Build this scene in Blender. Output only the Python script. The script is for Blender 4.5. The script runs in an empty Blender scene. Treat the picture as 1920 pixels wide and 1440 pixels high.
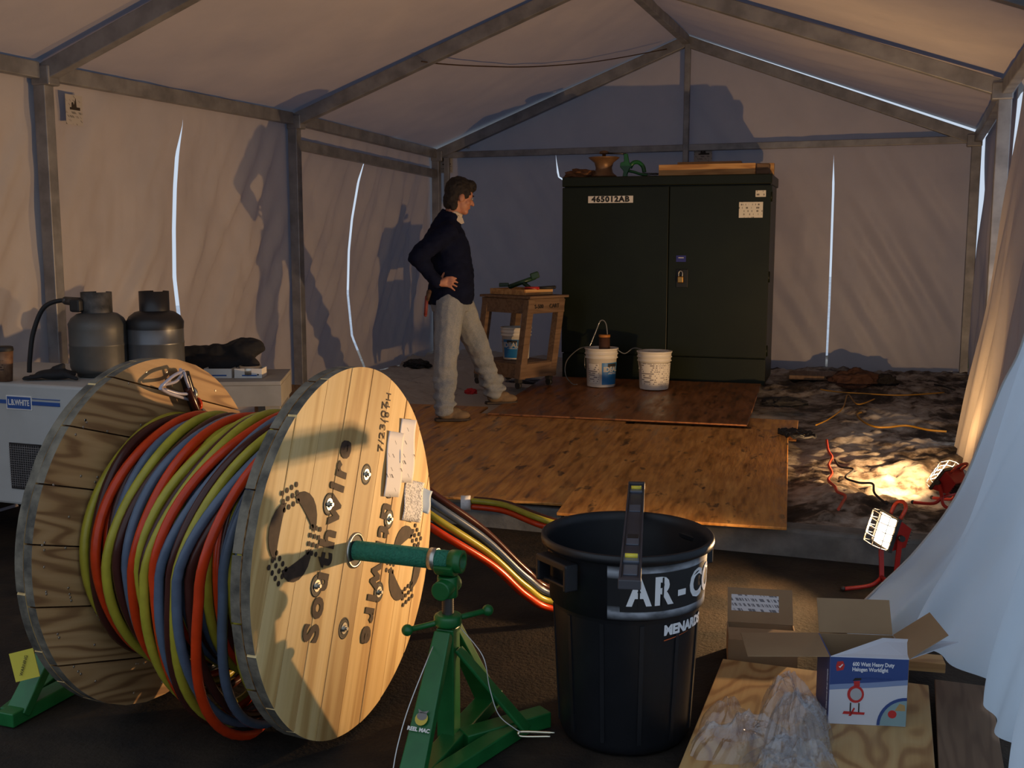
import bpy, bmesh, math, random
from mathutils import Vector, Matrix, noise
R = math.radians
random.seed(7)
sc = bpy.context.scene
COL = sc.collection

# ------------------------------------------------------------------ camera, sky, exposure
CAMH, PITCH, YAW, FPX = 1.65, R(7.6), R(20), 2000.0
cd = bpy.data.cameras.new('camera'); cam = bpy.data.objects.new('camera', cd); COL.objects.link(cam)
cam.location = (0, 0, CAMH); cam.rotation_euler = (R(90) - PITCH, 0, YAW)
cd.sensor_width = 36; cd.lens = FPX / 1920 * 36; cd.clip_end = 200
sc.camera = cam
w = bpy.data.worlds.new('overcast_sky'); sc.world = w; w.use_nodes = True
bg = w.node_tree.nodes['Background']
bg.inputs[0].default_value = (0.71, 0.83, 1.0, 1); bg.inputs[1].default_value = .90
sc.view_settings.view_transform = 'Standard'; sc.view_settings.look = 'None'
sc.view_settings.gamma = 1; sc.view_settings.use_curve_mapping = False
sc.view_settings.exposure = -0.18
LAMP_W = (420.0, 370.0)          # the two halogen worklights
LAMP_COL = (1.0, 0.60, 0.27)

# ------------------------------------------------------------------ pixel -> place helpers
_fw = Vector((-math.sin(YAW) * math.cos(PITCH), math.cos(YAW) * math.cos(PITCH), -math.sin(PITCH)))
_rt = Vector((math.cos(YAW), math.sin(YAW), 0)); _up = _rt.cross(_fw)
_C = Vector((0, 0, CAMH))
def ray(x, y): return _fw + _rt * ((x - 960) / FPX) - _up * ((y - 720) / FPX)
def onz(x, y, z): r = ray(x, y); return _C + r * ((z - CAMH) / r.z)
def onX(x, y, X): r = ray(x, y); return _C + r * (X / r.x)
def onY(x, y, Y): r = ray(x, y); return _C + r * (Y / r.y)
def atd(x, y, d): return _C + ray(x, y) * d
def V(*a): return Vector(a)
def ground_z(y):                      # upper ground behind the kerb
    return min(0.15 + (y - 5.65) * 0.036, 0.40)

# ------------------------------------------------------------------ materials
MATS = {}
class NT:
    def __init__(s, name):
        m = bpy.data.materials.new(name); m.use_nodes = True; s.m = m; s.t = m.node_tree
        s.b = s.t.nodes['Principled BSDF']; s.out = s.t.nodes['Material Output']; MATS[name] = m
    def n(s, typ, **kw):
        x = s.t.nodes.new('ShaderNode' + typ)
        for k, v in kw.items():
            if k[0] == 'i' and k[1:].isdigit(): x.inputs[int(k[1:])].default_value = v
            elif k in x.inputs: x.inputs[k].default_value = v
            else: setattr(x, k, v)
        return x
    def l(s, a, b): s.t.links.new(a, b)
    def coords(s, scale=(1, 1, 1), rnd=True):
        tc = s.n('TexCoord'); mp = s.n('Mapping'); mp.inputs['Scale'].default_value = scale
        if rnd:
            oi = s.n('ObjectInfo'); ml = s.n('Vector' + 'Math', operation='SCALE'); ml.inputs[0].default_value = (7.3, 3.1, 5.7)
            s.l(oi.outputs['Random'], ml.inputs['Scale'])
            ad = s.n('VectorMath', operation='ADD'); s.l(tc.outputs['Object'], ad.inputs[0]); s.l(ml.outputs[0], ad.inputs[1])
            s.l(ad.outputs[0], mp.inputs['Vector'])
        else: s.l(tc.outputs['Object'], mp.inputs['Vector'])
        return mp.outputs[0]
    def ramp(s, fac, stops):
        r = s.n('ValToRGB'); e = r.color_ramp.elements
        while len(e) < len(stops): e.new(0.5)
        for k, (p, c) in enumerate(stops):
            e[k].position = p; e[k].color = (*c, 1) if len(c) == 3 else c
        s.l(fac, r.inputs[0]); return r.outputs[0]
    def noise(s, vec, scale, detail=4, rough=.55):
        x = s.n('TexNoise'); x.inputs['Scale'].default_value = scale; x.inputs['Detail'].default_value = detail
        x.inputs['Roughness'].default_value = rough; s.l(vec, x.inputs['Vector']); return x.outputs['Fac']
    def mix(s, fac, a, b, typ='MIX'):
        x = s.n('Mix'); x.data_type = 'RGBA'; x.blend_type = typ
        for sock, v in ((x.inputs[0], fac), (x.inputs[6], a), (x.inputs[7], b)):
            if hasattr(v, 'links'): s.l(v, sock)
            else: sock.default_value = v if not isinstance(v, tuple) else (*v, 1) if len(v) == 3 else v
        return x.outputs[2]
    def math(s, op, a, b=0.0):
        x = s.n('Math', operation=op)
        for sock, v in ((x.inputs[0], a), (x.inputs[1], b)):
            if hasattr(v, 'links'): s.l(v, sock)
            else: sock.default_value = v
        return x.outputs[0]
    def col(s, c):
        if hasattr(c, 'links'): s.l(c, s.b.inputs['Base Color'])
        else: s.b.inputs['Base Color'].default_value = (*c, 1)
    def bump(s, h, st=.3, dist=.01):
        x = s.n('Bump'); x.inputs['Strength'].default_value = st; x.inputs['Distance'].default_value = dist
        s.l(h, x.inputs['Height']); s.l(x.outputs[0], s.b.inputs['Normal'])

def P(name, c, rough=.6, metal=0, c2=None, scale=8, stretch=(1, 1, 1), bump=0, bscale=None, lo=.35, hi=.65, emit=None, spec=None):
    """plain / mottled procedural material"""
    if name in MATS: return MATS[name]
    t = NT(name); t.b.inputs['Roughness'].default_value = rough; t.b.inputs['Metallic'].default_value = metal
    if spec is not None: t.b.inputs['Specular IOR Level'].default_value = spec
    if c2 or bump:
        vec = t.coords(stretch); f = t.noise(vec, scale)
        if c2: t.col(t.ramp(f, [(lo, c), (hi, c2)]))
        else: t.col(c)
        if bump: t.bump(t.noise(vec, bscale or scale * 3), bump)
    else: t.col(c)
    if emit:
        t.b.inputs['Emission Color'].default_value = (*emit[0], 1); t.b.inputs['Emission Strength'].default_value = emit[1]
    return t.m

def wood(name, light, mid, dark, contour=9, along=.8, across=7, rough=.65, tint=.35, fine=.25, knots=True):
    """pine / plywood: contour lines of stretched noise, fine streaks, per-piece tint; grain along local X"""
    t = NT(name); v = t.coords((along, across, across)); n1 = t.noise(v, 1.0, 2, .45)
    s_ = t.math('SINE', t.math('MULTIPLY', n1, contour * 6.28)); s_ = t.math('ADD', t.math('MULTIPLY', s_, .5), .5)
    c = t.ramp(s_, [(.0, light), (.62, mid), (.97, dark)])
    v2 = t.coords((2.5, 60, 60)); st = t.noise(v2, 1.0, 3)
    c = t.mix(fine, c, t.ramp(st, [(.3, dark), (.7, light)]))
    oi = t.n('ObjectInfo'); tn = t.ramp(oi.outputs['Random'], [(0, (.62, .56, .5)), (.5, (1, 1, 1)), (1, (1.0, .86, .68))])
    c = t.mix(tint, c, tn, 'MULTIPLY')
    if knots:
        vo = t.n('TexVoronoi'); vo.inputs['Scale'].default_value = 2.2; t.l(t.coords((1, 1.6, 1.6)), vo.inputs['Vector'])
        k = t.ramp(vo.outputs['Distance'], [(.05, (1, 1, 1)), (.10, (0, 0, 0))]); c = t.mix(k, c, (dark[0] * .55, dark[1] * .5, dark[2] * .45))
    t.col(c); t.b.inputs['Roughness'].default_value = rough; t.bump(s_, .12, .003)
    return t.m

def tarp(name, c, trans=.042, tc=(.42, .60, 1.0)):
    t = NT(name); t.t.nodes.remove(t.b)
    v = t.coords((1, 1, 1), False); f = t.noise(v, 2.2, 5); fine = t.noise(v, 60, 3)
    cc = t.ramp(f, [(.3, tuple(x * .86 for x in c)), (.7, c)])
    d = t.n('BsdfDiffuse'); t.l(cc, d.inputs[0]); tr = t.n('BsdfTranslucent'); tr.inputs[0].default_value = (*tc, 1)
    bp = t.n('Bump'); bp.inputs['Strength'].default_value = .25; bp.inputs['Distance'].default_value = .01
    t.l(t.math('ADD', t.math('MULTIPLY', fine, .25), f), bp.inputs['Height']); t.l(bp.outputs[0], d.inputs['Normal'])
    g = t.n('BsdfGlossy'); g.inputs['Roughness'].default_value = .45; g.inputs[0].default_value = (.8, .8, .8, 1)
    m1 = t.n('MixShader'); m1.inputs[0].default_value = trans; t.l(d.outputs[0], m1.inputs[1]); t.l(tr.outputs[0], m1.inputs[2])
    m2 = t.n('MixShader'); m2.inputs[0].default_value = .04; t.l(m1.outputs[0], m2.inputs[1]); t.l(g.outputs[0], m2.inputs[2])
    t.l(m2.outputs[0], t.out.inputs[0]); return t.m

def printed(name, paper, ink, rows=60, dens=.5, axis=2):
    """paper with rows of small print (flat print); rows along local axis"""
    t = NT(name); tc = t.n('TexCoord'); sp = t.n('SeparateXYZ'); t.l(tc.outputs['Object'], sp.inputs[0])
    row = t.math('FRACT', t.math('MULTIPLY', sp.outputs[axis], rows)); a = t.math('LESS_THAN', row, .55)
    rid = t.math('FLOOR', t.math('MULTIPLY', sp.outputs[axis], rows))
    cx = t.n('CombineXYZ'); t.l(t.math('MULTIPLY', t.math('ADD', sp.outputs[0], sp.outputs[1]), rows * 1.6), cx.inputs[0]); t.l(t.math('MULTIPLY', rid, 7.7), cx.inputs[1])
    nz = t.noise(cx.outputs[0], 1.0, 1); b = t.math('LESS_THAN', nz, dens)
    t.col(t.mix(t.math('MULTIPLY', a, b), paper, ink)); t.b.inputs['Roughness'].default_value = .7
    return t.m

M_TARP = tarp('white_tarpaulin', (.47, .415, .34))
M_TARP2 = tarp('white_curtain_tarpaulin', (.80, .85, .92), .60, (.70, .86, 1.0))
M_STEEL = P('galvanised_steel', (.20, .20, .21), .5, .55, (.32, .32, .33), 6, bump=.05)
M_BOLT = P('zinc_bolt', (.55, .52, .45), .35, .9)
M_PINE = wood('pine_outer_planks', (.78, .58, .27), (.70, .49, .20), (.50, .30, .10), 3.0, .5, 9, .6, .75, .28)
M_PINE2 = wood('pine_inner_planks', (.52, .33, .15), (.45, .27, .11), (.22, .11, .042), 11, .8, 6, .65, .3, .22)
M_PLY = wood('plywood_panel', (.55, .36, .15), (.50, .30, .11), (.30, .145, .045), 11, 1.3, 3.2, .55, .1, .25)
M_TIMBER = wood('sawn_timber', (.66, .40, .17), (.58, .33, .12), (.40, .2, .07), 4, 1.5, 12, .7, .3, .3, False)
M_OLDWOOD = wood('weathered_wood', (.20, .125, .075), (.175, .108, .062), (.125, .073, .042), 5, 1.2, 12, .75, .3, .35)
M_EDGE = P('weathered_flange_rim', (.055, .047, .036), .85, 0, (.19, .16, .115), 14, bump=.3)
M_DARK = P('black_ink', (.025, .017, .012), .7)
M_BLACK = P('black_rubber_and_shade', (.012, .012, .013), .6)
M_WHITE = P('white_paint', (.78, .76, .72), .5)

def wetply(name, a, b, d):
    t = NT(name); v = t.coords((1.2, 5, 5)); f = t.noise(v, 2.2, 6, .62); c = t.ramp(f, [(.34, d), (.47, a), (.66, b)])
    v2 = t.coords((1, 2.2, 2.2)); s2 = t.noise(v2, 5.5, 3, .5); k = t.ramp(s2, [(.31, (1, 1, 1)), (.37, (0, 0, 0))]); c = t.mix(k, c, (.035, .017, .008))
    st = t.noise(t.coords((3, 26, 26)), 1.5, 4); c = t.mix(.35, c, t.ramp(st, [(.35, d), (.6, b)]))
    t.col(c); t.l(t.ramp(f, [(.35, (.28, .28, .28)), (.65, (.62, .62, .62))]), t.b.inputs['Roughness']); t.bump(t.noise(t.coords((2, 12, 12)), 4), .3, .004)
    return t.m
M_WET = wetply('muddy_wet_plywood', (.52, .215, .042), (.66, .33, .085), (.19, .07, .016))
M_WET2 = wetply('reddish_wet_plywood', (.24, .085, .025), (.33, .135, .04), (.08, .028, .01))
M_ASPH = P('wet_asphalt', (.011, .009, .008), .8, 0, (.03, .021, .014), 5, bump=.5, bscale=60, spec=.25)
M_CURB = P('concrete_kerb', (.10, .10, .095), .8, 0, (.17, .165, .155), 9, bump=.3)
def ground_mat():
    t = NT('dirty_snow_and_mud'); v = t.coords((1, 1, 1), False); f = t.noise(v, 1.6, 8, .62); f2 = t.noise(v, 9, 6, .6)
    g = t.n('NewGeometry'); sp = t.n('SeparateXYZ'); t.l(g.outputs['Position'], sp.inputs[0])
    left = t.math('MULTIPLY', t.math('LESS_THAN', sp.outputs[0], -2.6), .13)
    h = t.math('ADD', t.math('ADD', t.math('MULTIPLY', f, .62), t.math('MULTIPLY', f2, .38)), left)
    c = t.ramp(h, [(.42, (.022, .015, .010)), (.465, (.07, .048, .032)), (.505, (.22, .18, .145)), (.60, (.44, .40, .35))])
    t.col(c); t.b.inputs['Roughness'].default_value = .75; t.bump(f2, .5, .02); return t.m
M_GROUND = ground_mat()
M_SNOW = P('outside_snow', (.75, .77, .8), .9, 0, (.6, .62, .66), 2)

# ------------------------------------------------------------------ mesh builder
PMAT = {}                       # world matrices of parents
def pmat(o): return PMAT.get(o.name, Matrix.Identity(4))
def frame(o, x, y=None, z=None):
    x = Vector(x).normalized()
    if y is None:
        z = Vector(z).normalized(); y = z.cross(x).normalized()
    else:
        y = (Vector(y) - x * Vector(y).dot(x)).normalized()
    z = x.cross(y)
    m = Matrix((x, y, z)).transposed().to_4x4(); m.translation = Vector(o); return m
class MB:
    def __init__(s): s.v = []; s.f = []; s.sm = []
    def add(s, vs, fs, smooth=False, M=None):
        o = len(s.v)
        s.v += [tuple(M @ Vector(p)) if M else tuple(p) for p in vs]
        s.f += [[o + i for i in f] for f in fs]; s.sm += [smooth] * len(fs); return s
    def box(s, c, d, M=None):
        x, y, z = [k / 2 for k in d]; cx, cy, cz = c
        vs = [(cx + a * x, cy + b * y, cz + e * z) for a in (-1, 1) for b in (-1, 1) for e in (-1, 1)]
        return s.add(vs, [(0, 1, 3, 2), (4, 6, 7, 5), (0, 4, 5, 1), (2, 3, 7, 6), (0, 2, 6, 4), (1, 5, 7, 3)], False, M)
    def bar(s, p, q, wd, ht, up=(0, 0, 1)):
        p, q = Vector(p), Vector(q); d = q - p; L = d.length; u = Vector(up)
        if abs(d.normalized().dot(u)) > .98: u = Vector((0, 1, 0))
        m = frame(p, d, None, u - d.normalized() * u.dot(d.normalized()))
        return s.box((L / 2, 0, 0), (L, wd, ht), m)
    def lathe(s, prof, n=24, M=None, smooth=True, cap=True):
        vs = [(r * math.cos(2 * math.pi * k / n), r * math.sin(2 * math.pi * k / n), z) for r, z in prof for k in range(n)]
        fs = [(i * n + k, i * n + (k + 1) % n, (i + 1) * n + (k + 1) % n, (i + 1) * n + k) for i in range(len(prof) - 1) for k in range(n)]
        s.add(vs, fs, smooth, M)
        if cap:
            o = len(s.v) - len(vs)
            s.f += [[o + k for k in range(n)][::-1], [o + (len(prof) - 1) * n + k for k in range(n)]]; s.sm += [False, False]
        return s
    def cyl(s, p, q, r, r2=None, n=16, smooth=True):
        p, q = Vector(p), Vector(q); d = q - p; u = Vector((0, 0, 1)) if abs(d.normalized().z) < .9 else Vector((1, 0, 0))
        z = d.normalized(); x = u.cross(z).normalized(); m = Matrix((x, z.cross(x), z)).transposed().to_4x4(); m.translation = p
        return s.lathe([(r, 0), (r if r2 is None else r2, d.length)], n, m, smooth)
    def tube(s, pts, r, n=8, closed=False, taper=None):
        pts = [Vector(p) for p in pts]; N = len(pts); vs = []; up = None
        for i in range(N):
            a = pts[(i + 1) % N] if closed or i < N - 1 else pts[i]; b = pts[i - 1] if closed or i > 0 else pts[i]
            t = (a - b).normalized()
            if up is None: up = t.cross(Vector((0, 0, 1)) if abs(t.z) < .9 else Vector((1, 0, 0))).normalized()
            up = (up - t * up.dot(t)).normalized(); s2 = t.cross(up); rr = r if taper is None else r * taper[i]
            vs += [pts[i] + (up * math.cos(2 * math.pi * k / n) + s2 * math.sin(2 * math.pi * k / n)) * rr for k in range(n)]
        M_ = N if closed else N - 1
        if closed:      # undo accumulated twist
            best = min(range(n), key=lambda k: (vs[(N - 1) * n] - vs[k]).length)
        fs = []
        for i in range(M_):
            j = (i + 1) % N; sh = best if closed and i == N - 1 else 0
            fs += [(i * n + k, i * n + (k + 1) % n, j * n + (k + 1 + sh) % n, j * n + (k + sh) % n) for k in range(n)]
        s.add(vs, fs, True)
        if not closed:
            o = len(s.v) - len(vs); s.f += [[o + k for k in range(n)][::-1], [o + (N - 1) * n + k for k in range(n)]]; s.sm += [False, False]
        return s
    def prism(s, poly, z0, z1, M=None):
        n = len(poly); vs = [(x, y, z0) for x, y in poly] + [(x, y, z1) for x, y in poly]
        return s.add(vs, [tuple(range(n))[::-1], tuple(range(n, 2 * n))] + [(k, (k + 1) % n, n + (k + 1) % n, n + k) for k in range(n)], False, M)
    def ell(s, c, r, n=16, m=10, M=None):
        vs = [(c[0] + r[0] * math.sin(math.pi * i / m) * math.cos(2 * math.pi * k / n), c[1] + r[1] * math.sin(math.pi * i / m) * math.sin(2 * math.pi * k / n), c[2] + r[2] * math.cos(math.pi * i / m)) for i in range(m + 1) for k in range(n)]
        fs = [(i * n + k, (i + 1) * n + k, (i + 1) * n + (k + 1) % n, i * n + (k + 1) % n) for i in range(m) for k in range(n)]
        return s.add(vs, fs, True, M)
    def capsule(s, p, q, r0, r1, n=12):
        s.cyl(p, q, r0, r1, n); s.ell(p, (r0,) * 3, n, 8); s.ell(q, (r1,) * 3, n, 8); return s
    def grid(s, fn, nu, nv, smooth=True):
        vs = [fn(i / nu, j / nv) for i in range(nu + 1) for j in range(nv + 1)]; k = nv + 1
        return s.add(vs, [(i * k + j, (i + 1) * k + j, (i + 1) * k + j + 1, i * k + j + 1) for i in range(nu) for j in range(nv)], smooth)
    def quad(s, a, b, c, d): return s.add([a, b, c, d], [(0, 1, 2, 3)])
    def mesh(s, name, Minv=None):
        me = bpy.data.meshes.new(name)
        me.from_pydata([Minv @ Vector(p) for p in s.v] if Minv else s.v, [], s.f)
        me.polygons.foreach_set('use_smooth', s.sm); me.update(); return me
    def build(s, name, mat, parent=None, W=False, M=None, bevel=0, solid=0):
        """parent given: verts are in the parent's frame (or world with W); else the verts are in the world and the origin goes to the base"""
        Minv = None; loc = None
        if parent is not None:
            if W: Minv = pmat(parent).inverted()
        elif M is None:
            xs, ys, zs = zip(*s.v); loc = Vector(((min(xs) + max(xs)) / 2, (min(ys) + max(ys)) / 2, min(zs))); Minv = Matrix.Translation(-loc)
        me = s.mesh(name, Minv); return put(name, me, mat, parent, M if M is not None else (Matrix.Translation(loc) if loc else None), bevel, solid)
def put(name, me, mat, parent=None, M=None, bevel=0, solid=0):
    o = bpy.data.objects.new(name, me); COL.objects.link(o)
    if mat is not None: me.materials.clear(); me.materials.append(mat if not isinstance(mat, str) else MATS[mat])
    if M is not None: o.matrix_local = M
    if parent is not None: o.parent = parent
    PMAT[o.name] = (pmat(parent) if parent is not None else Matrix.Identity(4)) @ (M if M is not None else Matrix.Identity(4))
    if bevel:
        b = o.modifiers.new('bevel', 'BEVEL'); b.width = bevel; b.segments = 2; b.limit_method = 'ANGLE'
    if solid:
        b = o.modifiers.new('thickness', 'SOLIDIFY'); b.thickness = solid; b.offset = 0
    return o
def tag(o, label, cat, group=None):
    o['label'] = label; o['category'] = cat
    if group: o['group'] = group
    return o
def thing(name, label, cat, loc=(0, 0, 0), rz=0, group=None, M=None):
    o = bpy.data.objects.new(name, None); COL.objects.link(o); o.empty_display_size = .1
    m = M if M is not None else Matrix.Translation(Vector(loc)) @ Matrix.Rotation(rz, 4, 'Z')
    o.matrix_local = m; PMAT[o.name] = m
    return tag(o, label, cat, group)
def struct(o): o['kind'] = 'structure'; return o
def sempty(name, loc=(0, 0, 0)):
    o = bpy.data.objects.new(name, None); COL.objects.link(o); o.location = loc; PMAT[o.name] = Matrix.Translation(Vector(loc)); return struct(o)
def cr(pts, n=10, closed=False):
    pts = [Vector(p) for p in pts]; out = []; N = len(pts)
    for i in range(N if closed else N - 1):
        g = (lambda k: pts[k % N]) if closed else (lambda k: pts[max(0, min(N - 1, k))])
        a, b, c, d = g(i - 1), g(i), g(i + 1), g(i + 2)
        for k in range(n):
            t = k / n; out.append(.5 * ((2 * b) + (c - a) * t + (2 * a - 5 * b + 4 * c - d) * t * t + (3 * b - a - 3 * c + d) * t ** 3))
    if not closed: out.append(pts[-1])
    return out
def evalmesh(o):
    dg = bpy.context.evaluated_depsgraph_get(); dg.update()
    return bpy.data.meshes.new_from_object(o.evaluated_get(dg))
_TX = {}
def textmesh(s, size, bold=0, ext=0.0005, align='CENTER', space=1.0):
    k = (s, size, bold, ext, align, space)
    if k not in _TX:
        c = bpy.data.curves.new('t', 'FONT'); c.body = s; c.size = size; c.offset = bold; c.extrude = ext; c.align_x = align; c.align_y = 'CENTER'; c.resolution_u = 3; c.space_character = space
        o = bpy.data.objects.new('t', c); COL.objects.link(o); me = evalmesh(o); bpy.data.objects.remove(o); bpy.data.curves.remove(c); _TX[k] = me
    return _TX[k].copy()
def text(name, s, size, mat, parent, M, bold=0, fn=None, sx=1.0, ext=.0005, space=1.0):
    """flat lettering; M places the text plane in the parent's frame, fn bends points after M"""
    me = textmesh(s, size, bold, ext, 'CENTER', space)
    for v in me.vertices:
        p = M @ Vector((v.co.x * sx, v.co.y, v.co.z)); v.co = fn(p) if fn else p
    return put(name, me, mat, parent)
def remesh(mb, vox, smooth=4, fn=None):
    me = mb.mesh('r'); o = bpy.data.objects.new('r', me); COL.objects.link(o)
    m = o.modifiers.new('r', 'REMESH'); m.mode = 'VOXEL'; m.voxel_size = vox; m.use_smooth_shade = True
    if smooth:
        k = o.modifiers.new('s', 'SMOOTH'); k.iterations = smooth; k.factor = .5
    r = evalmesh(o); bpy.data.objects.remove(o)
    if fn:
        r.update(); ns = [v.normal.copy() for v in r.vertices]
        for v, nn in zip(r.vertices, ns): v.co = fn(v.co, nn)
    r.polygons.foreach_set('use_smooth', [True] * len(r.polygons)); return r
def fn3(p, s, seed=0): return noise.noise(Vector(p) * s + Vector((seed * 3.7, seed * 1.3, seed * 2.9)))

# ================================================================== THE SETTING
XL, XR, XM, ZE, ZR, YB = -5.14, .67, -2.22, 2.65, 3.74, 11.5
FRAMES = [11.42, 8.36, 5.42, 2.4]
EAVE = {11.42: 2.65, 8.36: 2.72, 5.42: 2.70, 2.4: 2.7, -.6: 2.7}
def eavez(y):
    ks = sorted(EAVE); y = max(ks[0], min(ks[-1], y))
    for a, b in zip(ks, ks[1:]):
        if a <= y <= b: return EAVE[a] + (EAVE[b] - EAVE[a]) * (y - a) / (b - a)
# --- ground: street, kerb, rising verge
mb = MB(); mb.add([(-14, -12, 0), (9, -12, 0), (9, 5.7, 0), (-14, 5.7, 0)], [(0, 1, 2, 3)])
struct(mb.build('floor', M_ASPH))
mb = MB()
for k in range(6): mb.box((-11 + k * 3.7, 5.72, .05), (3.69, .16, .2))
struct(mb.build('trim_1', M_CURB, bevel=.02))
def verge(u, v):
    x = -6.0 + u * 8.0; y = 5.78 + v * 6.6
    z = ground_z(y) - .03
    on_ply = (-4.25 < x < -.35 and 5.3 < y < 10.3)
    p = V(x, y, 0)
    d = .055 * noise.fractal(p * 1.7, .9, 2.1, 4) + .035 * abs(fn3(p, 6, 2)) + .022 * fn3(p, 15, 5) + .010 * fn3(p, 34, 8)
    if on_ply:
        e = min(x + 4.25, -.35 - x, 10.3 - y) / .25; e = max(0, min(1, e)); d = d * (1 - e) - .05 * e
    if y < 5.95: d = min(d, .0)
    d -= .18 * math.exp(-((x - .26) ** 2 + (y - 6.92) ** 2) / .14)
    if y > 10.6 and x < -3: d += .03
    return (x, y, z + d)
mb = MB().grid(verge, 300, 240)
struct(mb.build('floor_verge', M_GROUND))
mb = MB(); mb.add([(-14, 12.3, .33), (9, 12.3, .33), (9, 40, .4), (-14, 40, .4)], [(0, 1, 2, 3)])
mb.add([(-14, 5.7, .12), (-5.9, 5.7, .12), (-5.9, 12.35, .33), (-14, 12.35, .33)], [(0, 1, 2, 3)])
mb.add([(1.9, 5.7, .12), (9, 5.7, .12), (9, 12.35, .33), (1.9, 12.35, .33)], [(0, 1, 2, 3)])
mb.add([(1.2, -12, .03), (9, -12, .03), (9, 5.7, .03), (1.2, 5.7, .03)], [(0, 1, 2, 3)])  # unseen snow strip right of the tent, added to bounce daylight onto the curtain
struct(mb.build('floor_snow', M_SNOW))

# --- tarpaulin walls: panels with real gaps between them
def polyat(pts):                                   # (a, z) list -> a at z
    pts = sorted(pts, key=lambda p: p[1])
    def f(z):
        if z <= pts[0][1]: return pts[0][0]
        for p, q in zip(pts, pts[1:]):
            if z <= q[1]: return p[0] + (q[0] - p[0]) * (z - p[1]) / max(1e-6, q[1] - p[1])
        return pts[-1][0]
    return f
def slit(px, plane, wpx, top):
    q = [plane(x, y) for x, y in px]; i = 1 if plane is PX else 0
    f = polyat([(p[i], p.z) for p in q]); zt = max(p.z for p in q)
    return f, (lambda z: 0 if z > zt else wpx * min(1, (zt - z) / .25))
PX = lambda x, y: onX(x, y, XL - .02)
PY = lambda x, y: onY(x, y, YB)
S1 = slit([(343, 230), (332, 290), (328, 350), (326, 430), (327, 520), (335, 590), (340, 640), (350, 720)], PX, .045, 0)
S2 = slit([(686, 293), (672, 340), (660, 410), (654, 470), (652, 550), (660, 630), (684, 690)], PX, .045, 0)
B1 = slit([(1041, 292), (1046, 331), (1064, 343), (1130, 690)], PY, .03, 0)
B2 = slit([(1563, 295), (1562, 360), (1558, 480), (1555, 560), (1549, 690)], PY, .022, 0)
def edge(a, wd=.012): return (lambda z: a), (lambda z: wd)
def wall_panels(parent, edges, place, zb, zt, amp, sg=1):
    for (f0, w0), (f1, w1) in zip(edges, edges[1:]):
        mid = (f0(1) + f1(1)) / 2; L = abs(f1(1) - f0(1)); nu = max(8, int(L / .045))
        def g(u, v):
            b, t = zb(mid), 0
            z0 = b; a_ = 0
            z = z0 + v * (3.0 - z0)
            lo, hi = f0(z) + w0(z) / 2, f1(z) - w1(z) / 2; a = lo + (hi - lo) * u
            z = z0 + v * (zt(a) - z0)
            lo, hi = f0(z) + w0(z) / 2, f1(z) - w1(z) / 2; a = lo + (hi - lo) * u
            k = math.sin(math.pi * min(1, max(0, v))) ** .5 if 0 < v < 1 else 0
            q = V(a * 1.0 + sg * z * .55, z * .35, 3.3)
            d = amp * (noise.noise(q * 2.3) * .6 + .50 * noise.noise(V(a * 8 + sg * z * 5.0, z * .8, 1.7)) + .15 * noise.noise(V(a * 22, z * 1.5, 8))) * k
            d *= min(1, u * L / .25, (1 - u) * L / .25) * (1 if L > 1 else .6)
            return place(a, z, d)
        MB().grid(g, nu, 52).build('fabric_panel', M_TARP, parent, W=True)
wl = sempty('wall_left', (XL, 5.4, 0))
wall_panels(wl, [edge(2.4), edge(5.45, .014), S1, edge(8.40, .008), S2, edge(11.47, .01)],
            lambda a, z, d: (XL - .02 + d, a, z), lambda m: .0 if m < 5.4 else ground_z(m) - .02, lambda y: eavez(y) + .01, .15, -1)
wb = sempty('wall_back', (XM, YB, .3))
def gable(x): return ZR - abs(x - XM) * (ZR - ZE) / (XR - XM) - .02
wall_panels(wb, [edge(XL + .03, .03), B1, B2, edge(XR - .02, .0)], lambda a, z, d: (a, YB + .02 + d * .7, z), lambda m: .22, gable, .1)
wr = sempty('wall_right', (XR, 9.9, .3))
def right_panel(y0, y1, kick):
    def g(u, v):
        y = y0 + (y1 - y0) * u; zb = 0 if y < 5.6 else ground_z(y) - .01; z = zb + (eavez(y) - zb) * v
        k = kick * (1 - v) ** 1.3 * (.35 + .65 * u)
        d = .06 * noise.noise(V(y * 2.5 + z * .8, z * .7, 5)) + .03 * noise.noise(V(y * 8, z * .9, 2))
        return (XR + .03 - k - d * math.sin(math.pi * v) - (.02 * math.sin(y * 19) * (1 - v)), y, z)
    MB().grid(g, 60, 50).build('fabric_panel', M_TARP, wr, W=True)
right_panel(8.35, 11.5, .03)
right_panel(4.9, 7.95, .30)
# --- roof
ce = sempty('ceiling', (XM, 5.4, ZE))
fr = sorted(FRAMES)
for y0, y1 in zip(fr, fr[1:]):
    for side in (-1, 1):
        def g(u, v):
            y = y0 + (y1 - y0) * u + (.16 if y1 > 11 and u == 1 else 0); xe = XL - .08 if side < 0 else XR + .10
            x = xe + (XM - xe) * v; ez = eavez(y) + .03
            z = ez + (ZR + .06 - ez) * v
            s_ = math.sin(math.pi * u) * math.sin(math.pi * min(1, v * 1.0))
            d = -.07 * s_ + .03 * noise.noise(V(x * 1.2, y * 4 + x * 2.2, 2)) * math.sin(math.pi * u)
            return (x, y, z + d)
        MB().grid(g, 50, 50).build('roof_panel', M_TARP, ce, W=True)
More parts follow.
